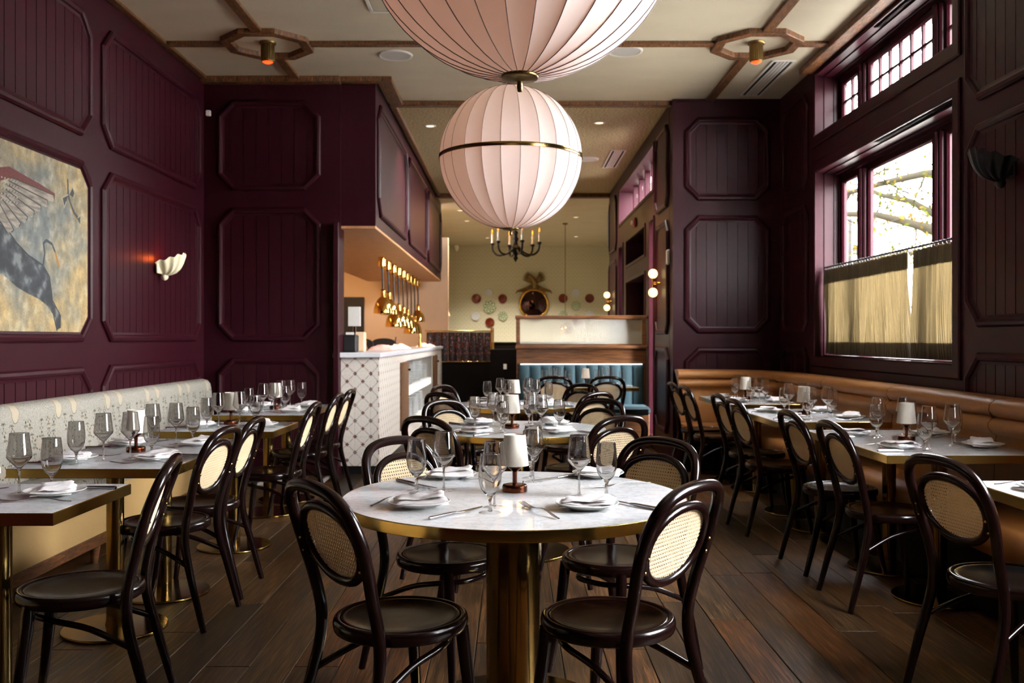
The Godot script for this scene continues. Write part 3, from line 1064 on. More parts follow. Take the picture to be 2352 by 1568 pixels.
# the big windows in the right wall: lined opening, three lights with a wide centre, glass
func build_windows() -> void:
	var n := 0
	for z in WINS:
		for part in 2:
			n += 1
			var y0: float = [1.145, 3.15][part]
			var y1: float = [2.81, 3.69][part]
			var nm: String = "window_%d" % n if n < 3 else "window_%d" % (n + 20)
			var w := thing(nm, "burgundy framed %s window %s" % [["tall street", "small-paned clerestory"][part], "in the right wall" if n < 3 else "in the right wall beside the camera"], "window")
			structure(w)
			var d0: float = z[0]
			var d1: float = z[1]
			# lining with two stepped beads
			var s := Shape.new()
			var rect := PackedVector2Array([Vector2(d0, y0), Vector2(d1, y0), Vector2(d1, y1), Vector2(d0, y1)])
			var fr := Transform3D(Basis(Vector3(0, 0, -1), Vector3.UP, Vector3(-1, 0, 0)), Vector3(XR, 0, 0))
			fr.basis = Basis(Vector3(0, 0, -1), Vector3.UP, Vector3(1, 0, 0))
			# opening seen from inside: x of the frame runs away from the camera, so mirror to keep the frame right-handed
			fr = Transform3D(Basis(Vector3(0, 0, 1), Vector3.UP, Vector3(-1, 0, 0)), Vector3(XR, 0, 0))
			rect = PackedVector2Array([Vector2(-d1, y0), Vector2(-d0, y0), Vector2(-d0, y1), Vector2(-d1, y1)])
			s.mould(rect, fr, [[-0.10, 0.0], [-0.10, 0.014], [-0.088, 0.02], [-0.012, 0.02], [0.0, 0.012], [0.0, -0.07], [0.010, -0.07], [0.010, -0.155], [0.022, -0.155], [0.022, -0.19], [0.05, -0.19], [0.05, -0.205], [0.07, -0.205], [0.07, -0.25]])
			put("window_frame", s, M["burgundy"], w)
			# lights: side, centre, side
			var jl := d0 + 0.07
			var jr := d1 - 0.07
			var m1 := lerpf(d0, d1, 0.235)
			var m2 := lerpf(d0, d1, 0.765)
			var my := (y0 + y1) / 2
			var hh := y1 - y0 - 0.14
			for m in [m1, m2]:
				var ms := Shape.new()
				ms.box(V(XR + 0.205, my, m), Vector3(0.07, hh, 0.13), 0.012)
				ms.box(V(XR + 0.165, my, m), Vector3(0.03, hh, 0.07), 0.012)
				put("mullion", ms, M["burgundy"], w)
			for lt in [[jl, m1 - 0.065, 2], [m1 + 0.065, m2 - 0.065, 6], [m2 + 0.065, jr, 2]]:
				var a: float = lt[0]
				var b: float = lt[1]
				var sash := Shape.new()
				sash.mould(PackedVector2Array([Vector2(-b, y0 + 0.07), Vector2(-a, y0 + 0.07), Vector2(-a, y1 - 0.07), Vector2(-b, y1 - 0.07)]), fr, [[0.0, -0.235], [0.0, -0.2], [0.03, -0.2], [0.042, -0.215], [0.042, -0.24]])
				put("sash", sash, M["burgundy"], w)
				if part == 0:
					bx("pane", V(GLASS_X, my, (a + b) / 2), Vector3(0.006, hh - 0.08, b - a - 0.08), M["pane"], w)
				else:
					var cols: int = lt[2]
					var x0 := a + 0.042
					var pw := (b - a - 0.084) / cols
					var ph := (hh - 0.084) / 2
					for c in cols:
						if c:
							bx("muntin", V(GLASS_X - 0.012, my, x0 + pw * c), Vector3(0.03, hh - 0.084, 0.022), M["burgundy"], w, 0.005)
						for r in 2:
							bx("pane", V(GLASS_X, y0 + 0.112 + ph * (r + 0.5), x0 + pw * (c + 0.5)), Vector3(0.005, ph - 0.012, pw - 0.012), M["pane"], w)
					bx("muntin", V(GLASS_X - 0.010, my, (a + b) / 2), Vector3(0.03, 0.022, b - a - 0.084), M["burgundy"], w, 0.005)
	# half curtain in the window in view
	var d0: float = WINS[0][0] + 0.03
	var d1: float = WINS[0][1] - 0.03
	var rod := thing("curtain_rod", "thin black curtain rod across the right hand window", "curtain rod", V(XR + 0.07, 1.945, d0))
	var rs := Shape.new()
	rs.tube([Vector3.ZERO, V(0, 0, d1 - d0)], 0.008, 10)
	put("rod", rs, M["black_metal"], rod)
	for k in 44:
		var q := Shape.new()
		var pts := []
		for a in 10:
			pts.append(Vector3(sin(TAU * a / 10) * 0.016, cos(TAU * a / 10) * 0.016 - 0.008, 0))
		q.tube(pts, 0.003, 5, true)
		var o := put("ring", q, M["black_metal"], rod)
		o.position = V(0, 0, (d1 - d0) * (k + 0.4) / 44.0)
	var cq := fnl(301, 0.9, 3)
	for part in 2:
		var a: float = [d0 + 0.80, d0][part]
		var b: float = [d1, d0 + 0.74][part]
		var t := thing("cafe_curtain", ["wide striped khaki voile half curtain, the left one at the window", "narrow striped khaki voile half curtain, right of the bright gap"][part], "curtain", V(XR + 0.07, 0, 0), 0, "half curtains")
		for band in 3:
			var ya: float = [1.165, 1.275, 1.80][band]
			var yb: float = [1.275, 1.80, 1.925][band]
			var rows := []
			var cols := int((b - a) / 0.0085)
			for r in 9:
				var y := lerpf(ya, yb, r / 8.0)
				var row := PackedVector3Array()
				for c in cols + 1:
					var f := float(c) / cols
					var spread := clampf((1.93 - y) / 0.75, 0, 1)
					var dd := lerpf(a, b, f) + (0.018 * spread * sin(f * 31.0) if f > 0.02 and f < 0.98 else 0.0)
					if part == 0:
						dd -= 0.05 * spread * (1.0 - f)
					var amp := 0.010 + 0.012 * spread
					var x := amp * sin(dd * 74.0 + 2.2 * cq.get_noise_2d(dd * 2.0, 3.0)) + (0.015 + 0.05 * spread) * cq.get_noise_2d(dd * 4.5, y * 0.5)
					row.append(V(x, y, dd))
				rows.append(row)
			var s := Shape.new()
			s.sheet(rows, false, Vector2((b - a) * 3.0, (yb - ya) * 1.2))
			if band != 1:
				# hem and heading are turned over: a second layer of cloth
				for row in rows:
					for c in row.size():
						row[c] += Vector3(0.006, 0, 0)
				s.sheet(rows, false, Vector2((b - a) * 3.0, (yb - ya) * 1.2))
			put(["hem", "cloth", "heading"][band], s, M["voile"], t)


# what stands outside the right windows
func build_outside() -> void:
	var g := bx("ground_outside", Vector3(30, -0.35, -8), Vector3(54, 0.3, 110), M["pavement"])
	structure(g)
	var g2 := bx("ground_street_front", Vector3(-1, -0.35, 15), Vector3(8, 0.3, 24), M["pavement"])
	structure(g2)
	rng.seed = 77
	tree(Vector3(8.4, -0.2, -17.5), 1.4, "old branching street tree with yellow green leaves outside the right window")
	tree(Vector3(12.5, -0.2, -33.0), 1.25, "second leafy street tree further along outside the right window")
	# building across the street
	var b := thing("street_building", "pale two-storey street building far outside the right window", "building", V(21, -0.2, 56))
	bx("wall", Vector3(0, 4.0, 0), Vector3(14, 8, 10), M["facade"], b)
	bx("cornice", Vector3(0, 8.1, 0), Vector3(14.6, 0.5, 10.6), M["facade_brick"], b, 0.05)
	bx("string_course", Vector3(0, 4.2, 0), Vector3(14.3, 0.3, 10.3), M["facade_brick"], b, 0.03)
	bx("awning", Vector3(-1.0, 2.9, 5.8), Vector3(11, 0.15, 1.6), M["facade_glass"], b, 0.02)
	for r in 2:
		for c in 5:
			bx("window", Vector3(-5.6 + 2.8 * c, 1.6 + r * 4.0, 5.02), Vector3(1.4, 2.0, 0.1), M["facade_glass"], b, 0.01)
	for r in 2:
		for c in 4:
			bx("window", Vector3(-7.02, 1.6 + r * 4.0, -3.6 + 2.4 * c), Vector3(0.1, 2.0, 1.2), M["facade_glass"], b, 0.01)
	var lt := thing("street_lamp", "slim street lamp post seen through the narrow window light", "street lamp", V(7.6, -0.2, 21.0))
	var s := Shape.new()
	s.tube([Vector3(0, 0, 0), Vector3(0, 4.2, 0)], 0.06, 8)
	put("post", s, M["black_metal"], lt)
	s = Shape.new()
	s.lathe([[0.0, 4.2], [0.05, 4.2], [0.19, 4.32], [0.23, 4.55], [0.18, 4.8], [0.0, 4.9]], 14)
	put("lantern", s, M["facade"], lt)


func tree(at: Vector3, k: float, label: String) -> void:
	var t := thing("street_tree", label, "tree", at, 0, "street trees")
	var wood := Shape.new()
	var tips := []
	var trunk := [Vector3(0, 0, 0), Vector3(0.1, 1.4, 0), Vector3(-0.1, 2.6, 0.1), Vector3(0.1, 3.6, 0)]
	for q in trunk.size():
		trunk[q] *= k
	wood.tube(trunk, [0.17 * k, 0.13 * k, 0.11 * k, 0.09 * k], 10)
	for b in 9:
		var a := TAU * b / 9.0 + rng.randf() * 0.5
		var p: Vector3 = trunk[2 + b % 2] + Vector3(0, -0.25 * (b % 3), 0)
		var pts := [p]
		var rad := [0.10 * k]
		var dirv := Vector3(cos(a), 0.35 + 0.35 * rng.randf(), sin(a))
		for q in 6:
			dirv = (dirv + Vector3(rng.randf_range(-0.5, 0.5), rng.randf_range(-0.42, 0.25), rng.randf_range(-0.5, 0.5))).normalized()
			p += dirv * 0.52 * k
			pts.append(p)
			rad.append(lerpf(0.055, 0.010, q / 5.0) * k)
			for tw in 3:
				var e := p + Vector3(rng.randf_range(-1, 1), rng.randf_range(-0.8, 0.6), rng.randf_range(-1, 1)).normalized() * rng.randf_range(0.35, 0.95) * k
				var mid := (p + e) / 2 + Vector3(0, rng.randf_range(-0.1, 0.12), 0)
				wood.tube([p, mid, e], [0.016 * k, 0.010 * k, 0.005 * k], 4)
				tips.append(e)
				tips.append(mid)
		wood.tube(pts, rad, 7)
	put("branches", wood, M["bark"], t)
	for kind in 2:
		var lv := Shape.new()
		for e in tips:
			if rng.randf() < 0.36:
				continue
			for q in 16:
				if q % 2 != kind and rng.randf() < 0.6:
					continue
				var c: Vector3 = e + Vector3(rng.randfn(0, 0.17), rng.randfn(-0.05, 0.14), rng.randfn(0, 0.17)) * k
				var bs := Basis.from_euler(Vector3(rng.randf() * TAU, rng.randf() * TAU, rng.randf() * TAU))
				var l := rng.randf_range(0.03, 0.055) * k
				lv.poly([c - bs.x * l, c - bs.y * l * 0.45 + bs.z * l * 0.12, c + bs.x * l, c + bs.y * l * 0.45 + bs.z * l * 0.12])
		var o := put("leaves", lv, M[["leaf_green", "leaf_gold"][kind]], t)
		o.set_meta("kind", "stuff")


# ---------------------------------------------------------------- furniture

func spline(keys: Array, per := 6) -> Array:
	var out := []
	var n := keys.size()
	for k in n - 1:
		var p0: Vector3 = keys[maxi(k - 1, 0)]
		var p1: Vector3 = keys[k]
		var p2: Vector3 = keys[k + 1]
		var p3: Vector3 = keys[mini(k + 2, n - 1)]
		for j in per:
			var t := float(j) / per
			out.append(0.5 * ((2.0 * p1) + (p2 - p0) * t + (2.0 * p0 - 5.0 * p1 + 4.0 * p2 - p3) * t * t + (3.0 * p1 - p0 - 3.0 * p2 + p3) * t * t * t))
	out.append(keys[-1])
	return out


# height y to how far the back leans behind the seat centre
func back_z(y: float) -> float:
	return 0.172 + maxf(0.0, y - 0.46) * 0.26 + pow(maxf(0.0, y - 0.66), 2.0) * 0.5


# bentwood chair; local origin on the floor under the seat centre, facing -z
func make_chair() -> Node3D:
	var t := thing("cane_chair", "dark bentwood chair with round seat and oval cane back", "chair", Vector3.ZERO, 0, "bentwood cane-back chairs")
	# outer hoop: right foot, up the post, over the top, down to the left foot
	var half := [Vector3(0.205, 0.0, 0.275), Vector3(0.198, 0.20, 0.222), Vector3(0.184, 0.36, 0.182), Vector3(0.176, 0.46, 0.178), Vector3(0.178, 0.56, back_z(0.56)), Vector3(0.193, 0.66, back_z(0.66)), Vector3(0.198, 0.74, back_z(0.74)), Vector3(0.178, 0.82, back_z(0.82)), Vector3(0.118, 0.866, back_z(0.866)), Vector3(0.0, 0.88, back_z(0.88))]
	var keys := half.duplicate()
	for k in range(half.size() - 2, -1, -1):
		keys.append(half[k] * Vector3(-1, 1, 1))
	var pts := spline(keys, 5)
	var rad := []
	for p in pts:
		rad.append(0.0185 if p.y > 0.3 else lerpf(0.0135, 0.0185, p.y / 0.3))
	var s := Shape.new()
	s.tube(pts, rad, 12)
	put("back_hoop", s, M["lacquer"], t)
	# inner oval ring
	s = Shape.new()
	var ring := []
	for k in 40:
		var a := TAU * k / 40
		var ex := 0.161 * (1.0 + 0.06 * sin(a)) * signf(cos(a)) * pow(absf(cos(a)), 0.92)
		var y := 0.706 + 0.112 * signf(sin(a)) * pow(absf(sin(a)), 0.92)
		ring.append(Vector3(ex, y, back_z(y) - 0.008))
	s.tube(ring, 0.0155, 10, true)
	put("cane_frame", s, M["lacquer"], t)
	put("cane_panel", cane_mesh(), M["cane"], t)
	# seat: bent ring with a dished embossed disc
	s = Shape.new()
	s.lathe([[0.165, 0.418], [0.196, 0.418], [0.203, 0.423], [0.206, 0.435], [0.206, 0.446], [0.203, 0.456], [0.196, 0.461], [0.188, 0.4605], [0.184, 0.457]], 40)
	put("seat_ring", s, M["lacquer"], t)
	s = Shape.new()
	s.lathe([[0.0, 0.42], [0.185, 0.425], [0.185, 0.4565], [0.176, 0.4578], [0.166, 0.4572], [0.150, 0.4535], [0.125, 0.4495], [0.09, 0.447], [0.045, 0.446], [0.0, 0.4457]], 40)
	put("seat", s, M["seat_lacquer"], t)
	# front legs
	for sx in [-1.0, 1.0]:
		s = Shape.new()
		s.tube(spline([Vector3(0.142 * sx, 0.43, -0.128), Vector3(0.15 * sx, 0.30, -0.14), Vector3(0.162 * sx, 0.15, -0.158), Vector3(0.182 * sx, 0.0, -0.182)], 4), [0.021, 0.021, 0.021, 0.0205, 0.020, 0.0195, 0.019, 0.018, 0.0165, 0.0155, 0.0145, 0.0135, 0.013], 10)
		put("leg", s, M["lacquer"], t)
	# bent brace: from one rear post round inside the front legs to the other
	s = Shape.new()
	s.tube(spline([Vector3(0.186, 0.285, 0.195), Vector3(0.15, 0.345, 0.06), Vector3(0.122, 0.372, -0.06), Vector3(0.07, 0.378, -0.128), Vector3(0.0, 0.379, -0.142), Vector3(-0.07, 0.378, -0.128), Vector3(-0.122, 0.372, -0.06), Vector3(-0.15, 0.345, 0.06), Vector3(-0.186, 0.285, 0.195)], 5), 0.0105, 8)
	put("brace", s, M["lacquer"], t)
	# brass screws where the oval meets the hoop
	for sx in [-1.0, 1.0]:
		for y in [0.655, 0.695]:
			s = Shape.new()
			s.lathe([[0.0, -0.002], [0.0045, -0.002], [0.005, 0.0], [0.004, 0.002], [0.0, 0.003]], 10)
			var o := put("screw", s, M["brass_shine"], t)
			o.transform = Transform3D(Basis(Vector3(1, 0, 0), PI / 2), Vector3(0.178 * sx, y, back_z(y) + 0.0165))
	return t


# woven strands: pairs up and across, one layer of each diagonal
func cane_mesh() -> ArrayMesh:
	var s := Shape.new()
	var rx := 0.154
	var ry := 0.105
	var cy := 0.706
	var pitch := 0.0125
	var lay := func(p: Vector2, q: Vector2, w: float, z: float):
		# clip the line to the ellipse, then a thin strip along it
		var dv := q - p
		var a := dv.x * dv.x / (rx * rx) + dv.y * dv.y / (ry * ry)
		var b := 2.0 * (p.x * dv.x / (rx * rx) + p.y * dv.y / (ry * ry))
		var c := p.x * p.x / (rx * rx) + p.y * p.y / (ry * ry) - 1.0
		var disc := b * b - 4 * a * c
		if disc <= 0.0:
			return
		var t0 := (-b - sqrt(disc)) / (2 * a)
		var t1 := (-b + sqrt(disc)) / (2 * a)
		var e := p + dv * t0
		var f := p + dv * t1
		var side := (f - e).orthogonal().normalized() * w / 2
		var cnt := 3
		for k in cnt:
			var m := e.lerp(f, float(k) / cnt)
			var n := e.lerp(f, float(k + 1) / cnt)
			var at := func(v: Vector2, dz: float) -> Vector3: return Vector3(v.x, cy + v.y, back_z(cy + v.y) - 0.008 + dz)
			s.poly([at.call(m - side, z), at.call(n - side, z), at.call(n, z + 0.0007), at.call(m, z + 0.0007)])
			s.poly([at.call(m, z + 0.0007), at.call(n, z + 0.0007), at.call(n + side, z), at.call(m + side, z)])
	var nx := int(rx / pitch) + 1
	for k in range(-nx, nx + 1):
		for o in [-0.0019, 0.0019]:
			var x: float = k * pitch + o
			lay.call(Vector2(x, -1), Vector2(x, 1), 0.0027, 0.0)
			var y: float = k * pitch + o
			lay.call(Vector2(-1, y), Vector2(1, y), 0.0027, 0.001)
	for k in range(-2 * nx, 2 * nx + 1):
		var c := (k + 0.5) * pitch
		lay.call(Vector2(-1, -1 + c), Vector2(1, 1 + c), 0.0030, 0.002)
		lay.call(Vector2(-1, 1 + c), Vector2(1, -1 + c), 0.0030, -0.001)
	return s.mesh()


func disc_profile(r: float, y0: float, y1: float, b: float) -> Array:
	return [[0.0, y0], [r - b, y0], [r, y0 + b], [r, y1 - b], [r - b, y1], [0.0, y1]]


# a table top of marble let into a brass band
func round_table(label: String, at: Vector3, r: float, col_r: float) -> Node3D:
	var t := thing("round_table", label, "table", at, 0, "round marble tables")
	var s := Shape.new()
	var y1 := TOP
	s.lathe([[0.0, y1 - 0.012], [r - 0.006, y1 - 0.012], [r - 0.006, y1 - 0.0012], [r - 0.0075, y1], [r - 0.0075, y1], [r * 0.6, y1], [r * 0.3, y1], [0.0, y1]], 96)
	for k in s.u.size():
		s.u[k] = Vector2(s.v[k].x, s.v[k].z) + Vector2(at.x * 3.1 + 0.3, at.z * 0.7)
	put("marble_top", s, M["marble"], t)
	s = Shape.new()
	s.lathe([[0.0, y1 - 0.037], [r - 0.002, y1 - 0.037], [r, y1 - 0.035], [r, y1 - 0.002], [r - 0.0015, y1 - 0.0004], [r - 0.006, y1 - 0.0004], [r - 0.006, y1 - 0.006]], 96)
	put("brass_band", s, M["brass_edge"], t)
	s = Shape.new()
	s.lathe([[col_r, 0.02], [col_r, 0.02], [col_r, y1 - 0.037]], 48)
	put("column", s, M["brass"], t)
	s = Shape.new()
	s.lathe([[0.0, 0.0], [0.32, 0.0], [0.325, 0.004], [0.325, 0.014], [0.32, 0.018], [0.0, 0.019]], 72)
	put("base_plate", s, M["brass"], t)
	return t


func square_table(label: String, x0: float, x1: float, d0: float, d1: float, posts: Array) -> Node3D:
	var c := V((x0 + x1) / 2, 0, (d0 + d1) / 2)
	var t := thing("rectangular_table", label, "table", c, 0, "rectangular marble tables")
	var w := x1 - x0
	var l := d1 - d0
	var s := Shape.new()
	s.off = Vector2(c.x * 1.7, c.z * 0.9)
	s.box(Vector3(0, TOP - 0.006, 0), Vector3(w - 0.012, 0.012, l - 0.012), 0.0012)
	put("marble_top", s, M["marble"], t)
	s = Shape.new()
	var q := PackedVector2Array([Vector2(-w / 2, -l / 2), Vector2(w / 2, -l / 2), Vector2(w / 2, l / 2), Vector2(-w / 2, l / 2)])
	var up := Transform3D(Basis(Vector3(1, 0, 0), Vector3(0, 0, -1), Vector3(0, 1, 0)), Vector3(0, TOP - 0.04, 0))
	s.mould(q, up, [[0.02, 0.0], [0.002, 0.0], [0.0, 0.002], [0.0, 0.038], [0.0015, 0.0396], [0.006, 0.0396], [0.006, 0.02]])
	s.box(Vector3(0, TOP - 0.025, 0), Vector3(w - 0.02, 0.028, l - 0.02))
	put("brass_band", s, M["brass_edge"], t)
	for p in posts:
		var o := V(p[0], 0, p[1]) - c
		s = Shape.new()
		s.lathe([[0.0375, 0.016], [0.0375, 0.016], [0.0375, TOP - 0.04]], 28, o)
		put("column", s, M["brass"], t)
		s = Shape.new()
		s.lathe([[0.0, 0.0], [0.222, 0.0], [0.225, 0.003], [0.225, 0.011], [0.221, 0.015], [0.0, 0.016]], 56, o)
		put("base_plate", s, M["brass"], t)
	return t


# ---------------------------------------------------------------- things on the tables

func make_small() -> void:
	var s := Shape.new()
	# tapered wine glass: foot, stem, angular bowl (one closed wall of glass)
	s.lathe([[0.0, 0.004], [0.006, 0.0045], [0.007, 0.0085], [0.0048, 0.014], [0.0036, 0.028], [0.0035, 0.060], [0.0042, 0.080], [0.0070, 0.089], [0.013, 0.0965], [0.027, 0.1115], [0.0392, 0.1255], [0.0414, 0.1315], [0.0412, 0.139], [0.0385, 0.160], [0.0350, 0.185], [0.0318, 0.2135], [0.0314, 0.2146], [0.0307, 0.2140], [0.0338, 0.185], [0.0373, 0.160], [0.0400, 0.139], [0.0402, 0.132], [0.0380, 0.1268], [0.026, 0.1132], [0.0125, 0.0990], [0.005, 0.0935], [0.0, 0.0922]], 40)
	meshes["wine"] = s.mesh()
	s = Shape.new()
	# round water goblet
	s.lathe([[0.0, 0.004], [0.007, 0.0048], [0.008, 0.0090], [0.0055, 0.016], [0.0044, 0.030], [0.0052, 0.044], [0.0105, 0.0545], [0.0205, 0.064], [0.0295, 0.077], [0.0348, 0.094], [0.0368, 0.114], [0.0362, 0.138], [0.0338, 0.162], [0.0312, 0.1860], [0.0308, 0.1872], [0.0301, 0.1862], [0.0326, 0.162], [0.0350, 0.138], [0.0356, 0.114], [0.0336, 0.095], [0.0283, 0.0785], [0.0193, 0.066], [0.009, 0.0588], [0.0, 0.0570]], 40)
	meshes["goblet"] = s.mesh()
	s = Shape.new()
	s.lathe([[0.035, 0.0], [0.0358, 0.0008], [0.0352, 0.0018], [0.0335, 0.0024], [0.021, 0.0042], [0.010, 0.0076], [0.007, 0.0095]], 40)
	meshes["foot"] = s.mesh()
	s = Shape.new()
	s.lathe([[0.0, 0.003], [0.050, 0.003], [0.052, 0.0], [0.056, 0.0], [0.058, 0.004], [0.078, 0.0095], [0.097, 0.0165], [0.1015, 0.0195], [0.1025, 0.0212], [0.1012, 0.0222], [0.096, 0.0205], [0.077, 0.0138], [0.062, 0.0100], [0.045, 0.0085], [0.0, 0.0082]], 48)
	meshes["plate"] = s.mesh()
	for k in 3:
		meshes["napkin_%d" % k] = napkin_mesh(k)
	# cutlery lies along -z (handle end at +z), about 0.21 long
	s = Shape.new()
	var rows := []
	for k in 13:
		var z: float = 0.105 - 0.21 * k / 12.0
		var w: float = [0.0035, 0.0048, 0.0046, 0.004, 0.0034, 0.003, 0.0028, 0.0028, 0.0034, 0.009, 0.0118, 0.0122, 0.0115][k]
		var y: float = [0.003, 0.004, 0.006, 0.009, 0.012, 0.013, 0.0125, 0.010, 0.0075, 0.005, 0.004, 0.0045, 0.006][k]
		rows.append([z, w, y])
	var ribbon := func(sh: Shape, rr: Array, th: float):
		var a := []
		for q in rr:
			var row := PackedVector3Array()
			for c in [[1.0, -0.2], [0.9, 0.8], [0.0, 1.0], [-0.9, 0.8], [-1.0, -0.2], [0.0, -1.0], [1.0, -0.2]]:
				row.append(Vector3((q[3] if q.size() > 3 else 0.0) + q[1] * c[0], q[2] + th * c[1], q[0]))
			a.append(row)
		sh.sheet(a, false)
	ribbon.call(s, rows.slice(0, 12), 0.0011)
	for k in 4:
		var x: float = -0.0085 + 0.00567 * k
		ribbon.call(s, [[-0.083, 0.0018, 0.0045, x], [-0.100, 0.0015, 0.0058, x], [-0.118, 0.0013, 0.0085, x], [-0.132, 0.0006, 0.0105, x]], 0.0009)
	meshes["fork"] = s.mesh()
	s = Shape.new()
	s.tube([Vector3(0, 0.0055, 0.112), Vector3(0, 0.0055, 0.108), Vector3(0, 0.0055, 0.03), Vector3(0, 0.0052, 0.012)], [0.0048, 0.0055, 0.0050, 0.0040], 10)
	s.tube([Vector3(0, 0.0052, 0.012), Vector3(0, 0.005, 0.004)], 0.0036, 8)
	meshes["knife_handle"] = s.mesh()
	s = Shape.new()
	s.slab(PackedVector2Array([Vector2(-0.004, 0.005), Vector2(0.0042, 0.005), Vector2(0.009, -0.02), Vector2(0.0095, -0.075), Vector2(0.006, -0.100), Vector2(-0.002, -0.112), Vector2(-0.004, -0.10)]), Transform3D(Basis(Vector3(1, 0, 0), Vector3(0, 0, 1), Vector3(0, -1, 0)), Vector3(0, 0.0042, 0)), 0.0014, true)
	meshes["knife_blade"] = s.mesh()
	# cordless table lamp
	s = Shape.new()
	s.lathe([[0.0, 0.0], [0.043, 0.0], [0.045, 0.002], [0.045, 0.020], [0.042, 0.0255], [0.034, 0.0275], [0.0, 0.0285]], 36)
	meshes["lamp_base"] = s.mesh()
	s = Shape.new()
	s.lathe([[0.0085, 0.027], [0.0085, 0.027], [0.008, 0.05], [0.0085, 0.072], [0.0085, 0.072], [0.012, 0.0745], [0.022, 0.083], [0.026, 0.092], [0.026, 0.097], [0.0, 0.0975]], 24)
	meshes["lamp_stem"] = s.mesh()
	s = Shape.new()
	s.lathe([[0.0498, 0.094], [0.0500, 0.094], [0.0500, 0.0945], [0.0385, 0.2035], [0.0382, 0.204], [0.0375, 0.2035], [0.049, 0.0945], [0.0498, 0.094]], 40)
	s.lathe([[0.0, 0.2], [0.038, 0.2]], 24)
	meshes["lamp_shade"] = s.mesh()
	s = Shape.new()
	s.tube([Vector3(0.03, 0.027, 0.006), Vector3(0.032, 0.036, 0.006)], 0.002, 6)
	meshes["lamp_switch"] = s.mesh()


# a folded square of linen, soft and a little rumpled
func napkin_mesh(k: int) -> ArrayMesh:
	var s := Shape.new()
	var q := fnl(400 + k, 6.0, 2)
	var layers := 3
	for j in layers:
		var w: float = [0.176, 0.170, 0.150][j]
		var l: float = [0.128, 0.122, 0.104][j]
		var ox: float = [0.0, 0.004, -0.007 + 0.007 * k][j]
		var oz: float = [0.0, -0.003, 0.006 - 0.004 * k][j]
		var rot: float = [0.0, 0.05, -0.10 + 0.13 * k][j]
		var n := 14
		var base: float = 0.0005 + 0.0082 * j
		var up := []
		var lo := []
		for r in n + 1:
			var a := PackedVector3Array()
			var b := PackedVector3Array()
			for c in n + 1:
				var x := (float(c) / n - 0.5) * w
				var z := (float(r) / n - 0.5) * l
				var p := Vector2(x, z).rotated(rot) + Vector2(ox, oz)
				var e := minf(1.0, minf(0.5 - absf(x / w), 0.5 - absf(z / l)) * 9.0)
				var th := 0.0064 * sqrt(maxf(0.02, e * (2.0 - e)))
				var wave := 0.0065 * q.get_noise_2d(p.x * 1.6 + j, p.y * 1.6) + 0.0022 * q.get_noise_2d(p.x * 5.0, p.y * 5.0 + j)
				wave += 0.012 * maxf(0.0, x / w + 0.1 * k) * (0.3 + 0.35 * j)
				var droop := -0.003 * (1.0 - e) * float(j < 2)
				a.append(Vector3(p.x, base + 0.003 + maxf(-base, wave + droop) + th, p.y))
				b.append(Vector3(p.x, base + 0.003 + maxf(-base, wave + droop) - th * 0.35, p.y))
			up.append(a)
			lo.append(b)
		s.sheet(up, false)
		lo.reverse()
		s.sheet(lo, false)
		# rim that closes the two faces
		var rim_a := PackedVector3Array()
		var rim_b := PackedVector3Array()
		lo.reverse()
		for c in n + 1:
			rim_a.append(up[0][c]); rim_b.append(lo[0][c])
		for r in range(1, n + 1):
			rim_a.append(up[r][n]); rim_b.append(lo[r][n])
		for c in range(n - 1, -1, -1):
			rim_a.append(up[n][c]); rim_b.append(lo[n][c])
		for r in range(n - 1, -1, -1):
			rim_a.append(up[r][0]); rim_b.append(lo[r][0])
		s.sheet([rim_a, rim_b], false)
	return s.mesh()


func stand(kind: String, label: String, x: float, d: float, y := TOP, turn := 0.0) -> Node3D:
	var nm: String = {"wine": "wine_glass", "goblet": "water_goblet", "plate": "side_plate", "napkin": "linen_napkin", "fork": "table_fork", "knife": "table_knife", "lamp": "table_lamp"}[kind]
	var cat: String = {"wine": "glass", "goblet": "glass", "plate": "plate", "napkin": "napkin", "fork": "fork", "knife": "knife", "lamp": "lamp"}[kind]
	var grp: String = {"wine": "wine glasses on the tables", "goblet": "water goblets on the tables", "plate": "side plates on the tables", "napkin": "folded napkins on the plates", "fork": "forks on the tables", "knife": "knives on the tables", "lamp": "small lamps on the tables"}[kind]
	var o: Node3D
	if kind in ["wine", "goblet"]:
		o = Node3D.new()
		o.name = numbered(nm)
		add_child(o)
		put("bowl_and_stem", meshes[kind], M["glass"], o)
		put("foot", meshes["foot"], M["glass_foot"], o)
	elif kind == "plate":
		o = put(nm, meshes[kind], M["porcelain"])
	elif kind == "napkin":
		o = put(nm, meshes["napkin_%d" % rng.randi_range(0, 2)], M["napkin"])
	elif kind == "fork":
		o = put(nm, meshes[kind], M["steel"])
	else:
		o = Node3D.new()
		o.name = numbered(nm)
		add_child(o)
		if kind == "knife":
			put("handle", meshes["knife_handle"], M["steel"], o)
			put("blade", meshes["knife_blade"], M["steel"], o)
		else:
			put("lamp_base", meshes["lamp_base"], M["copper"], o)
			put("lamp_stem", meshes["lamp_stem"], M["copper"], o)
			put("lamp_shade", meshes["lamp_shade"], M["lamp_shade"], o)
			put("switch", meshes["lamp_switch"], M["brass_shine"], o)
	tag(o, label, cat, grp)
	o.position = V(x, y, d)
	o.rotation.y = turn
	if kind in ["fork", "knife"]:
		o.scale = Vector3(1.16, 1.16, 1.16)
	return o


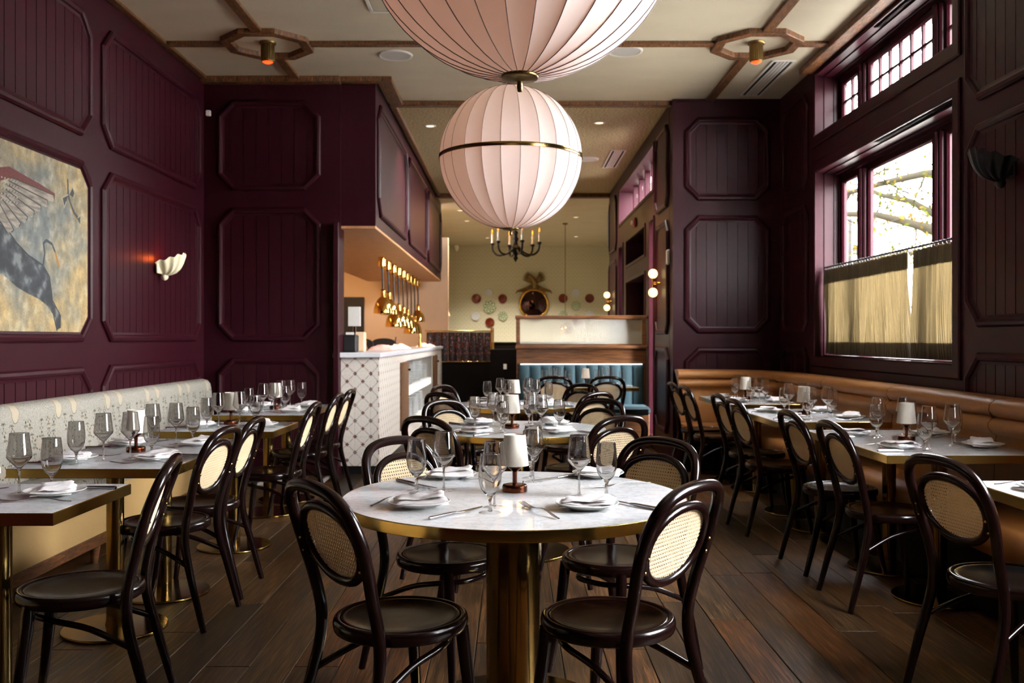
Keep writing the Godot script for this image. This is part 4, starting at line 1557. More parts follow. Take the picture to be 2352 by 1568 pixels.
# one cover. f: way the diner looks, as an angle from straight ahead turning right, in degrees
func cover(where: String, x: float, d: float, deg: float, fw := 0.11, spread := 0.13) -> void:
	var a := deg_to_rad(deg)
	var f := Vector2(sin(a), cos(a))
	var r := Vector2(cos(a), -sin(a))
	var at := func(right: float, ahead: float) -> Vector2: return Vector2(x, d) + r * right + f * ahead
	var j := func() -> float: return rng.randf_range(-0.012, 0.012)
	stand("plate", "white side plate, " + where, x, d)
	stand("napkin", "folded napkin, " + where, x, d, TOP + 0.0095, -a + rng.randf_range(-0.4, 0.4))
	var p: Vector2 = at.call(0.03 + j.call(), fw + 0.03 + j.call())
	stand("wine", "tapered wine glass, " + where, p.x, p.y)
	p = at.call(spread + j.call(), fw * 0.75 + j.call())
	stand("goblet", "rounded goblet, " + where, p.x, p.y)
	p = at.call(-spread - 0.01, 0.0)
	stand("fork", "steel fork, " + where, p.x, p.y, TOP, -a + j.call() * 5.0)
	p = at.call(spread + 0.005, -0.03)
	stand("knife", "steel knife, " + where, p.x, p.y, TOP, -a + j.call() * 5.0)


func build_tables() -> void:
	rng.seed = 5
	# ---- four round tables down the middle
	round_table("nearest round marble table with brass band, between four cane chairs", V(0.007, 0, 3.265), 0.60, 0.097)
	var names := ["front left", "front right", "back left", "back right"]
	var pl := [[-0.303, 3.047, 40.0], [0.243, 3.015, -42.0], [-0.242, 3.677, 130.0], [0.341, 3.70, -135.0]]
	for k in 4:
		stand("plate", "white side plate at the %s of the nearest round table" % names[k], pl[k][0], pl[k][1])
		stand("napkin", "folded white napkin at the %s of the nearest round table" % names[k], pl[k][0], pl[k][1], TOP + 0.0095, [0.25, -0.15, 0.1, -0.2][k])
	for q in [["wine", -0.245, 3.353, "left, beside a goblet"], ["wine", -0.058, 3.03, "front, half hidden behind a goblet"], ["wine", 0.081, 3.571, "back, right of the lamp"], ["wine", 0.232, 3.231, "right, beside a goblet"]]:
		stand("wine", "tapered wine glass on the nearest round table, %s" % q[3], q[1], q[2])
	for q in [[-0.343, 3.36, "far left of the plates"], [-0.069, 2.936, "closest to the table front"], [0.075, 3.666, "behind the glass right of the lamp"], [0.328, 3.243, "right, by the right hand chair"]]:
		stand("goblet", "rounded water goblet on the nearest round table, %s" % q[2], q[0], q[1])
	for q in [[-0.171, 2.918, -37.0, "front centre"], [-0.357, 3.488, -139.0, "back left by the goblet"], [0.175, 3.648, 129.0, "back, right of the lamp"], [0.385, 3.07, 40.0, "right by the chair back"]]:
		stand("knife", "steel knife on the nearest round table, %s" % q[3], q[0], q[1], TOP, deg_to_rad(q[2]))
	for q in [[0.092, 2.937, 24.0, "front centre, tines toward the lamp"], [-0.405, 3.15, -26.0, "left edge by the plate"], [-0.13, 3.55, 35.0, "back left beside the napkin"], [0.42, 3.483, 120.0, "right, near the back chair"]]:
		stand("fork", "steel fork on the nearest round table, %s" % q[3], q[0], q[1], TOP, deg_to_rad(q[2]))
	stand("lamp", "small copper lamp with linen shade on the nearest round table", 0.01, 3.35, TOP, 0.5)
	var rt := [[0.03, 5.70, 0.55, "second round table"], [0.05, 7.80, 0.55, "third round table"]]
	for q in rt:
		round_table("%s from the front, marble with brass band" % q[3], V(q[0], 0, q[1]), q[2], 0.08)
		for k in 4:
			var a: float = [40.0, -40.0, 140.0, -140.0][k]
			var e := Vector2(q[0], q[1]) - Vector2(sin(deg_to_rad(a)), cos(deg_to_rad(a))) * 0.37
			cover("the %s of the %s" % [names[k], q[3]], e.x, e.y, a, 0.15, 0.12)
		stand("lamp", "small copper lamp with linen shade on the %s" % q[3], q[0] - 0.03, q[1] + 0.02)
	# ---- table at the teal booth
	square_table("marble table in front of the teal booth", 0.25, 1.42, 10.45, 11.1, [[0.55, 10.8], [1.15, 10.8]])
	for q in [[0.5, 10.63, 0.0, "near left of the booth table"], [1.12, 10.63, 0.0, "near right of the booth table"], [0.5, 10.95, 180.0, "booth side, left of the booth table"], [1.12, 10.95, 180.0, "booth side, right of the booth table"]]:
		cover("the " + q[3], q[0], q[1], q[2], 0.08)
	stand("lamp", "small copper lamp with linen shade on the booth table", 0.85, 10.78)
	# ---- along the left bench
	square_table("small marble table nearest on the patterned bench", -2.13, -1.44, 2.93, 3.53, [[-1.77, 3.23]])
	cover("the aisle side of the nearest bench table", -1.60, 3.27, -90.0)
	cover("the bench side of the nearest bench table", -1.97, 3.22, 90.0)
	stand("lamp", "small copper lamp on the nearest bench table at the left edge", -1.775, 3.14)
	square_table("long marble table second along the patterned bench", -2.13, -1.44, 3.93, 5.08, [[-1.78, 4.19], [-1.78, 4.78]])
	for q in [[-1.60, 4.22, -90.0, "near aisle corner of the second bench table"], [-1.97, 4.2, 90.0, "near bench corner of the second bench table"], [-1.60, 4.80, -90.0, "far aisle corner of the second bench table"], [-1.97, 4.8, 90.0, "far bench corner of the second bench table"]]:
		cover("the " + q[3], q[0], q[1], q[2])
	stand("lamp", "small copper lamp on the second bench table, beside the cloth-backed bench", -1.82, 4.52)
	square_table("small marble table third along the patterned bench", -2.11, -1.41, 5.51, 6.16, [[-1.74, 5.85]])
	cover("the aisle side of the third bench table", -1.57, 5.86, -90.0)
	cover("the bench side of the third bench table", -1.95, 5.82, 90.0)
	stand("lamp", "small copper lamp on the third bench table", -1.80, 5.98)
	square_table("long marble table furthest along the patterned bench", -2.15, -1.50, 6.69, 7.83, [[-1.82, 6.98], [-1.82, 7.54]])
	for q in [[-1.65, 7.0, -90.0, "near aisle corner of the furthest bench table"], [-2.0, 6.98, 90.0, "near bench corner of the furthest bench table"], [-1.65, 7.55, -90.0, "far aisle corner of the furthest bench table"], [-2.0, 7.55, 90.0, "far bench corner of the furthest bench table"]]:
		cover("the " + q[3], q[0], q[1], q[2])
	stand("lamp", "small copper lamp on the furthest bench table", -1.84, 7.26)
	# ---- along the leather banquette
	square_table("small marble table at the right edge nearest the camera", 1.75, 2.53, 3.0, 3.61, [[2.12, 3.3]])
	cover("the aisle side of the table at the right picture edge", 1.93, 3.36, 90.0)
	square_table("long brass-edged marble table nearest the leather banquette", 1.757, 2.56, 4.38, 5.62, [[2.14, 4.68], [2.14, 5.30]])
	for q in [[1.93, 4.66, 90.0, "near aisle corner of the long table by the banquette"], [2.38, 4.72, -90.0, "near banquette corner of the long table by the banquette"], [1.93, 5.3, 90.0, "far aisle corner of the long table by the banquette"], [2.38, 5.3, -90.0, "far banquette corner of the long table by the banquette"]]:
		cover("the " + q[3], q[0], q[1], q[2])
	stand("lamp", "small copper lamp on the long table nearest the leather banquette", 2.12, 5.02)
	square_table("long brass-edged marble table in the middle of the banquette", 1.745, 2.50, 6.14, 7.30, [[2.12, 6.42], [2.12, 7.0]])
	for q in [[1.92, 6.42, 90.0, "near aisle corner of the middle banquette table"], [2.33, 6.42, -90.0, "near banquette corner of the middle banquette table"], [1.92, 7.0, 90.0, "far aisle corner of the middle banquette table"], [2.33, 7.0, -90.0, "far banquette corner of the middle banquette table"]]:
		cover("the " + q[3], q[0], q[1], q[2])
	stand("lamp", "small copper lamp on the middle banquette table below the curtain", 2.10, 6.72)
	square_table("long marble table in the far corner of the banquette", 1.79, 2.45, 7.80, 8.95, [[2.12, 8.08], [2.12, 8.66]])
	for q in [[1.95, 8.08, 90.0, "near aisle corner of the corner banquette table"], [2.30, 8.08, -90.0, "near banquette corner of the corner banquette table"], [1.95, 8.66, 90.0, "far aisle corner of the corner banquette table"], [2.30, 8.66, -90.0, "far banquette corner of the corner banquette table"]]:
		cover("the " + q[3], q[0], q[1], q[2])
	stand("lamp", "small copper lamp on the corner banquette table", 2.10, 8.40)


func build_chairs() -> void:
	var proto := make_chair()
	# x, d, facing (degrees from straight ahead, turning right), label
	var list := [
		[-0.34, 2.86, 52.0, "cane chair at the front left of the nearest round table"],
		[0.293, 2.855, -51.0, "cane chair at the front right of the nearest round table"],
		[-0.25, 3.68, 128.0, "cane chair at the back left of the nearest round table"],
		[0.40, 3.64, -133.0, "cane chair at the back right of the nearest round table"],
		[-0.26, 5.12, 42.0, "cane chair at the near left of the second round table"],
		[0.41, 5.18, -36.0, "cane chair at the near right of the second round table"],
		[-0.25, 6.03, 135.0, "cane chair at the far left of the second round table"],
		[0.42, 6.14, -138.0, "cane chair at the far right of the second round table"],
		[-0.34, 7.30, 45.0, "cane chair at the near left of the third round table"],
		[0.46, 7.36, -42.0, "cane chair at the near right of the third round table"],
		[-0.36, 8.08, 120.0, "cane chair at the far left of the third round table"],
		[0.44, 8.30, -135.0, "cane chair at the far right of the third round table"],
		[0.47, 10.5, 2.0, "left of two cane chairs with their backs out at the booth table"],
		[1.03, 10.5, -2.0, "right of two cane chairs with their backs out at the booth table"],
		[-1.477, 3.206, -102.0, "cane chair on the aisle side of the nearest bench table"],
		[-1.62, 4.36, -85.0, "nearer of two cane chairs at the second bench table"],
		[-1.63, 4.86, -91.0, "further of two cane chairs at the second bench table"],
		[-1.56, 6.0, -91.0, "cane chair on the aisle side of the third bench table"],
		[-1.60, 7.02, -89.0, "nearer of two cane chairs at the furthest bench table"],
		[-1.60, 7.55, -88.0, "further of two cane chairs at the furthest bench table"],
		[1.77, 3.32, 77.0, "cane chair at the table on the right picture edge"],
		[1.87, 4.64, 88.0, "nearer of two cane chairs at the long table by the banquette"],
		[1.87, 5.33, 87.0, "further of two cane chairs at the long table by the banquette"],
		[1.80, 6.37, 85.0, "nearer of two cane chairs at the middle banquette table"],
		[1.83, 6.98, 86.0, "further of two cane chairs at the middle banquette table"],
		[1.80, 8.2, 86.0, "nearer of two cane chairs at the corner banquette table"],
		[1.80, 8.8, 85.0, "further of two cane chairs at the corner banquette table"],
	]
	for k in list.size():
		var q = list[k]
		var turn := -deg_to_rad(q[2])
		if k == 0:
			proto.position = V(q[0], 0, q[1])
			proto.rotation.y = turn
			proto.set_meta("label", "dark bentwood " + q[3])
		else:
			copy_of(proto, "cane_chair", "dark bentwood " + q[3], V(q[0], 0, q[1]), turn)


# ---------------------------------------------------------------- benches

func build_left_bench() -> void:
	var t := thing("patterned_bench", "long wall bench with beige shell-patterned back and tan seat on the left", "bench", Vector3.ZERO)
	var path := [V(XL, 0, 2.5), V(XL, 0, 8.62)]
	# profile is (out from the wall, up); travelling away, out to the right is negative
	var s := Shape.new()
	s.sweep([[0.0, 0.913], [-0.02, 0.927], [-0.07, 0.931], [-0.12, 0.92], [-0.145, 0.89], [-0.155, 0.84], [-0.185, 0.52], [-0.185, 0.46]], path, Vector2(8.22 / 1.05, 0.5))
	for k in s.u.size():
		s.u[k] = Vector2(-s.v[k].z / 0.70, (0.965 - s.v[k].y) / 0.66)
	put("back_cushion", s, M["bench_cloth"], t)
	s = Shape.new()
	s.sweep([[-0.17, 0.50], [-0.50, 0.505], [-0.53, 0.495], [-0.538, 0.475], [-0.536, 0.42]], path)
	for k in s.u.size():
		s.u[k] = Vector2(-s.v[k].z / 0.9, s.v[k].x / 0.9)
	put("seat_cushion", s, M["bench_cloth"], t)
	s = Shape.new()
	s.sweep([[-0.534, 0.455], [-0.530, 0.165], [-0.50, 0.165]], path)
	put("front_panel", s, M["bench_tan"], t)
	s = Shape.new()
	s.box(V(XL + 0.51, 0.132, 5.56), Vector3(0.05, 0.066, 6.1), 0.004)
	put("base_rail", s, M["walnut"], t)
	for d in [2.7, 3.86, 5.42, 6.98, 8.4]:
		var l := Shape.new()
		l.tube([V(XL + 0.51, 0.10, d), V(XL + 0.505, 0.0, d)], [0.03, 0.02], 8)
		put("leg", l, M["walnut"], t)
	s = Shape.new()
	s.box(V(XL + 0.25, 0.30, 5.56), Vector3(0.48, 0.36, 6.08))
	put("carcase", s, M["wainscot"], t)


func build_banquette() -> void:
	var t := thing("leather_banquette", "brown leather banquette with rolled back curving into the far right corner", "bench", Vector3.ZERO)
	# plan line of the back: along the window wall, round the corner, along the pier
	var line := [V(XR - 0.06, 0, 2.2)]
	for k in 5:
		line.append(V(XR - 0.06, 0, 2.2 + 1.32 * (k + 1)))
	var cut := []
	var prev := 2.2
	# straight lengths, each with its own seam
	for k in 5:
		cut.append([V(XR - 0.06, 0, prev + 0.004), V(XR - 0.06, 0, prev + 0.66), V(XR - 0.06, 0, prev + 1.316)])
		prev += 1.32
	var arc := []
	for k in 9:
		var a := PI / 2 * k / 8.0
		arc.append(V(XR - 0.06 - 0.80 * (1 - cos(a)), 0, 8.80 + 0.80 * sin(a)))
	cut.append(arc)
	cut.append([V(XR - 0.865, 0, 9.60), V(2.3 - 0.5, 0, 9.60), V(1.67, 0, 9.60)])
	var prof := [[0.20, 0.44], [0.215, 0.50], [0.205, 0.76], [0.20, 0.80], [0.225, 0.815], [0.243, 0.84], [0.243, 0.865], [0.222, 0.888], [0.197, 0.895], [0.197, 0.895], [0.222, 0.905], [0.24, 0.93], [0.236, 0.962], [0.205, 0.985], [0.12, 0.992], [0.0, 0.985]]
	var seat := [[0.50, 0.30], [0.545, 0.34], [0.553, 0.40], [0.540, 0.445], [0.50, 0.462], [0.35, 0.466], [0.20, 0.46]]
	var base := [[0.47, 0.0], [0.47, 0.29], [0.50, 0.30], [0.50, 0.31]]
	for k in cut.size():
		var s := Shape.new()
		s.sweep(prof, cut[k])
		put("back_cushion", s, M["leather"], t)
		s = Shape.new()
		s.sweep(seat, cut[k])
		put("seat_cushion", s, M["leather"], t)
		s = Shape.new()
		s.sweep(base, cut[k], Vector2(1, 1), false)
		put("plinth", s, M["wainscot"], t)


# ---------------------------------------------------------------- the pass

func tiled_rect(parent: Node, fr: Transform3D, w: float, h: float, holes: Array, singles: int) -> void:
	var sz := 0.15
	var cols := int(ceil(w / sz))
	var rows := int(ceil(h / sz))
	var rest := Shape.new()
	var n := 0
	for c in cols:
		for r in rows:
			var a := Vector2(c * sz + 0.001, h - (r + 1) * sz + 0.001)
			var b := Vector2(minf((c + 1) * sz, w) - 0.001, h - r * sz - 0.001)
			a.y = maxf(a.y, 0.0)
			if b.x - a.x < 0.01 or b.y - a.y < 0.01:
				continue
			var pieces := [PackedVector2Array([a, Vector2(b.x, a.y), b, Vector2(a.x, b.y)])]
			for hole in holes:
				var next := []
				for p in pieces:
					for o in Geometry2D.clip_polygons(p, PackedVector2Array([hole.position, Vector2(hole.end.x, hole.position.y), hole.end, Vector2(hole.position.x, hole.end.y)])):
						next.append(o)
				pieces = next
			for p in pieces:
				var s: Shape = Shape.new() if n < singles else rest
				var b0 := s.v.size()
				s.slab(p, fr.translated_local(Vector3(0, 0, 0.008)), 0.008)
				var inv := fr.affine_inverse()
				for k in range(b0, s.v.size()):
					var q: Vector3 = inv * s.v[k]
					s.u[k] = Vector2(clampf((q.x - c * sz) / sz, 0.004, 0.996), clampf((h - r * sz - q.y) / sz, 0.004, 0.996))
				if n < singles:
					put("tile", s, M["tile"], parent)
				n += 1
	if rest.v.size():
		put("tile_field", rest, M["tile"], parent).set_meta("kind", "stuff")


func build_pass() -> void:
	# counter: end face to the camera at d 8.9, long face to the aisle at x -1.275
	var t := thing("pass_counter", "white counter clad in star-patterned tiles with open plate shelves", "counter", Vector3.ZERO)
	var x1 := -1.275
	var fe := frame_at(V(-1.645, 0.09, 8.90), Vector3(1, 0, 0))
	tiled_rect(t, fe, 0.37, 1.03, [], 60)
	var fs := Transform3D(Basis(Vector3(0, 0, -1), Vector3.UP, Vector3(1, 0, 0)), V(x1, 0.09, 8.90))
	var hole := Rect2(2.45, 0.16, 3.45, 0.785)
	var door1 := Rect2(1.66, 0.16, 0.79, 0.785)
	var door2 := Rect2(6.0, 0.16, 0.8, 0.785)
	tiled_rect(t, fs, 8.1, 1.03, [hole, door1, door2], 150)
	var s := Shape.new()
	s.box(V(-1.46, 0.045, 12.95), Vector3(0.33, 0.09, 8.0))
	put("toe_kick", s, M["black"], t)
	s = Shape.new()
	# carcase left open behind the shelves
	s.box(V(-1.462, 0.605, 10.12), Vector3(0.36, 1.02, 2.42))
	s.box(V(-1.462, 0.605, 15.93), Vector3(0.36, 1.02, 2.12))
	s.box(V(-1.62, 0.605, 13.08), Vector3(0.04, 1.02, 3.5))
	s.box(V(-1.46, 0.17, 13.08), Vector3(0.35, 0.15, 3.5))
	s.box(V(-1.46, 1.075, 13.08), Vector3(0.35, 0.08, 3.5))
	put("carcase", s, M["white_paint"], t)
	s = Shape.new()
	s.box(V(-1.45, 0.645, 13.08), Vector3(0.34, 0.10, 3.44), 0.004)
	put("shelf", s, M["white_paint"], t)
	for q in [[10.95, 0.77], [15.30, 0.78]]:
		var dr := bx("cupboard_door", V(x1 + 0.012, 0.642, q[0]), Vector3(0.024, 0.775, q[1]), M["walnut"], t, 0.003)
		var kb := Shape.new()
		kb.tube([V(x1 + 0.024, 0.93, q[0] + 0.3), V(x1 + 0.055, 0.93, q[0] + 0.3)], [0.010, 0.016], 10)
		put("knob", kb, M["black_metal"], dr)
	s = Shape.new()
	s.box(V(-1.47, 1.145, 12.93), Vector3(0.46, 0.05, 8.16), 0.006)
	put("worktop", s, M["worktop"], t)
	# crockery on the shelves
	rng.seed = 23
	var dn := 0
	for lev in 2:
		for k in 6:
			var d := 11.75 + 0.52 * k
			var h := rng.randf_range(0.10, 0.30)
			var o := thing("plate_stack", "%s stack of white plates %s shelf of the tiled counter" % [["first", "second", "third", "fourth", "fifth", "sixth"][k], ["on the lower", "on the upper"][lev]], "plates", V(-1.44, 0.245 if lev == 0 else 0.695, d), 0, "stacked plates in the counter")
			var cnt := int(h / 0.022) + 1
			var rr := rng.randf_range(0.10, 0.14)
			for j in cnt:
				var ps := Shape.new()
				ps.lathe([[0.0, 0.022 * j], [rr * 0.6, 0.022 * j], [rr, 0.022 * j + 0.014], [rr, 0.022 * j + 0.019], [rr * 0.6, 0.022 * j + 0.012], [0.0, 0.022 * j + 0.012]], 20)
				put("plate", ps, M["porcelain"], o)
			dn += 1
	# soffit box over the pass, with its three panels
	var sf := thing("wall_soffit", "burgundy boxed soffit above the pass", "soffit", Vector3.ZERO)
	structure(sf)
	var sb := Shape.new()
	sb.box(V(-1.97, 3.075, 13.0), Vector3(1.34, 1.40, 8.2))
	put("soffit_box", sb, M["burgundy"], sf)
	bx("soffit_underside", V(-1.97, 2.365, 13.0), Vector3(1.34, 0.03, 8.2), M["lit_soffit_wood"], sf, 0.004)
	var ff := Transform3D(Basis(Vector3(0, 0, -1), Vector3.UP, Vector3(1, 0, 0)), V(-1.30, 0, 8.90))
	for q in [[0.1, 2.55], [2.72, 5.2], [5.4, 8.0]]:
		wall_panel(sf, ff, q[0], q[1], 2.50, 3.58, 0.16, 0.2, M["burgundy"], false)
	# heat lamps
	for k in 9:
		var d := 12.0 + 4.5 * k / 8.0
		var lower: float = 0.0 if k < 2 else (0.12 + 0.02 * (k % 3) if k < 6 else (0.24 if k < 8 else 0.03))
		var h := thing("heat_lamp", "polished brass heat lamp over the pass, %s from the camera" % ["first", "second", "third", "fourth", "fifth", "sixth", "seventh", "eighth", "ninth"][k], "pendant lamp", V(-1.67, 2.35, d), 0, "brass heat lamps over the pass")
		var a := Shape.new()
		a.lathe([[0.0, -0.14], [0.03, -0.14], [0.045, -0.12], [0.05, -0.115], [0.05, 0.0]], 20)
		put("canopy", a, M["brass_shine"], h)
		a = Shape.new()
		var y1 := -0.42 - lower
		a.tube(spline([Vector3(0, -0.13, 0), Vector3(0.01, -0.25, 0.004), Vector3(0.012, y1, 0)], 5), 0.011, 7)
		put("cord", a, M["black"], h)
		a = Shape.new()
		a.lathe([[0.118, y1 - 0.30], [0.122, y1 - 0.302], [0.121, y1 - 0.27], [0.108, y1 - 0.20], [0.080, y1 - 0.135], [0.045, y1 - 0.10], [0.033, y1 - 0.09], [0.033, y1 - 0.02], [0.026, y1 + 0.005], [0.0, y1 + 0.01]], 28, Vector3(0.012, 0, 0))
		a.lathe([[0.0, y1 - 0.11], [0.04, y1 - 0.11], [0.076, y1 - 0.14], [0.104, y1 - 0.205], [0.117, y1 - 0.30]], 28, Vector3(0.012, 0, 0))
		put("shade", a, M["brass_shine"], h)
		a = Shape.new()
		a.lathe([[0.0, y1 - 0.235], [0.03, y1 - 0.225], [0.045, y1 - 0.19], [0.03, y1 - 0.15], [0.0, y1 - 0.14]], 14, Vector3(0.012, 0, 0))
		put("bulb", a, M["heat_glow"], h)
		var l := SpotLight3D.new()
		l.name = "heat_light"
		l.light_color = Color(1, 0.72, 0.42)
		l.light_energy = 0.07
		l.spot_angle = 62
		l.light_size = 0.04
		l.spot_range = 20
		l.spot_attenuation = 2.0
		l.shadow_enabled = true
		h.add_child(l)
		l.position = Vector3(0.012, y1 - 0.25, 0)
		l.rotation_degrees.x = -90
	# kitchen ceiling panel that lights the warm wall
	for k in 2:
		var kl := thing("kitchen_light", "%s ceiling light panel of the kitchen behind the pass" % ["nearer", "further"][k], "ceiling light", V(-3.3, 3.02, [11.5, 15.6][k]), 0, "kitchen ceiling lights")
		bx("housing", Vector3(0, -0.02, 0), Vector3(0.9, 0.04, 1.3), M["white_paint"], kl)
		bx("panel", Vector3(0, -0.045, 0), Vector3(0.8, 0.01, 1.2), M["warm_glow"], kl)
		var l := AreaLight3D.new()
		l.name = "kitchen_panel_light"
		l.area_size = Vector2(0.8, 1.2)
		l.light_color = Color(1, 0.80, 0.56)
		l.light_energy = KITCHEN
		l.area_range = 20
		l.shadow_enabled = true
		kl.add_child(l)
		l.position = Vector3(0, -0.055, 0)
		l.rotation_degrees.x = -90
	# things standing on the counter
	var y := 1.17
	var pr := thing("receipt_printer", "black receipt printer at the left end of the tiled counter", "printer", V(-1.57, y, 9.1))
	bx("body", Vector3(0, 0.085, 0), Vector3(0.13, 0.17, 0.16), M["black"], pr, 0.012)
	bx("paper", Vector3(0.0, 0.18, 0.05), Vector3(0.08, 0.03, 0.004), M["white_paint"], pr)
	var scr := thing("order_screen", "white framed order screen above the printer on the counter", "screen", V(-1.62, y, 9.6))
	bx("display", Vector3(0, 0.36, 0), Vector3(0.13, 0.20, 0.02), M["grille"], scr, 0.004)
	bx("stand", Vector3(0, 0.13, -0.01), Vector3(0.03, 0.26, 0.03), M["steel"], scr, 0.004)
	bx("foot", Vector3(0, 0.006, 0), Vector3(0.14, 0.012, 0.14), M["steel"], scr, 0.003)
	var bag := thing("paper_bag", "brown paper bag beside the printer on the counter", "bag", V(-1.53, y, 9.45))
	bx("bag", Vector3(0, 0.10, 0), Vector3(0.09, 0.20, 0.12), M["kitchen_wall"], bag, 0.008)
	for q in [[-1.55, 11.2, "salmon", "crumpled pink and white paper parcel on the counter"], [-1.50, 12.4, "white_paint", "folded white cloth on the counter by the heat lamps"], [-1.42, 15.4, "napkin", "pale crumpled cloth at the far end of the counter"]]:
		var ps := Shape.new()
		var nq := fnl(int(q[1] * 10), 4.0, 2)
		var rows := []
		for r in 9:
			var row := PackedVector3Array()
			for c in 9:
				var ux := c / 8.0 - 0.5
				var uz := r / 8.0 - 0.5
				var e := maxf(0.0, 1.0 - 4.0 * maxf(ux * ux, uz * uz))
				row.append(Vector3(ux * 0.3, e * (0.06 + 0.05 * nq.get_noise_2d(ux * 3, uz * 3)), uz * 0.55))
			rows.append(row)
		ps.sheet(rows)
		var o := put("cloth_parcel", ps, M["salmon"] if q[2] == "salmon" else M[q[2]])
		o.position = V(q[0], y, q[1])
		tag(o, q[3], "cloth", "cloths on the counter")
	for q in [[-1.62, 10.3, 0.14, "walnut", "wooden pepper mill on the counter near the bag"], [-1.60, 12.9, 0.16, "walnut", "tall wooden mill under the heat lamps"], [-1.40, 14.2, 0.22, "brass_shine", "slim brass ticket spike on the counter"]]:
		var ms := Shape.new()
		ms.lathe([[0.0, 0.0], [0.03, 0.0], [0.03, 0.02], [0.014, q[2] * 0.5], [0.022, q[2] * 0.75], [0.012, q[2] * 0.85], [0.016, q[2] * 0.95], [0.0, q[2]]], 14)
		var o := put("counter_mill", ms, M[q[3]])
		o.position = V(q[0], y, q[1])
		tag(o, q[4], "mill")
	for k in 2:
		var st := thing("kitchen_stool", "%s black rounded stool back behind the counter" % ["left", "right"][k], "stool", V([-2.15, -1.98][k], 0, [13.4, 14.6][k]), 0, "stools behind the counter")
		var ss := Shape.new()
		var pts := []
		for j in 13:
			var a := PI * j / 12
			pts.append(Vector3(0.19 * cos(a), 1.18 + 0.13 * pow(sin(a), 0.5), 0))
		pts.append(Vector3(-0.19, 0.85, 0))
		pts.push_front(Vector3(0.19, 0.85, 0))
		var pp := PackedVector2Array()
		for p in pts:
			pp.append(Vector2(p.x, p.y))
		ss.slab(pp, Transform3D(Basis(), Vector3(0, 0, 0.2)), 0.04, true)
		put("backrest", ss, M["black"], st)
		bx("seat", Vector3(0, 0.78, 0.0), Vector3(0.4, 0.06, 0.4), M["black"], st, 0.02)
		for sx in [-1, 1]:
			for sz in [-1, 1]:
				bx("leg", Vector3(0.17 * sx, 0.375, 0.17 * sz), Vector3(0.03, 0.75, 0.03), M["black_metal"], st)


# ---------------------------------------------------------------- rear of the room

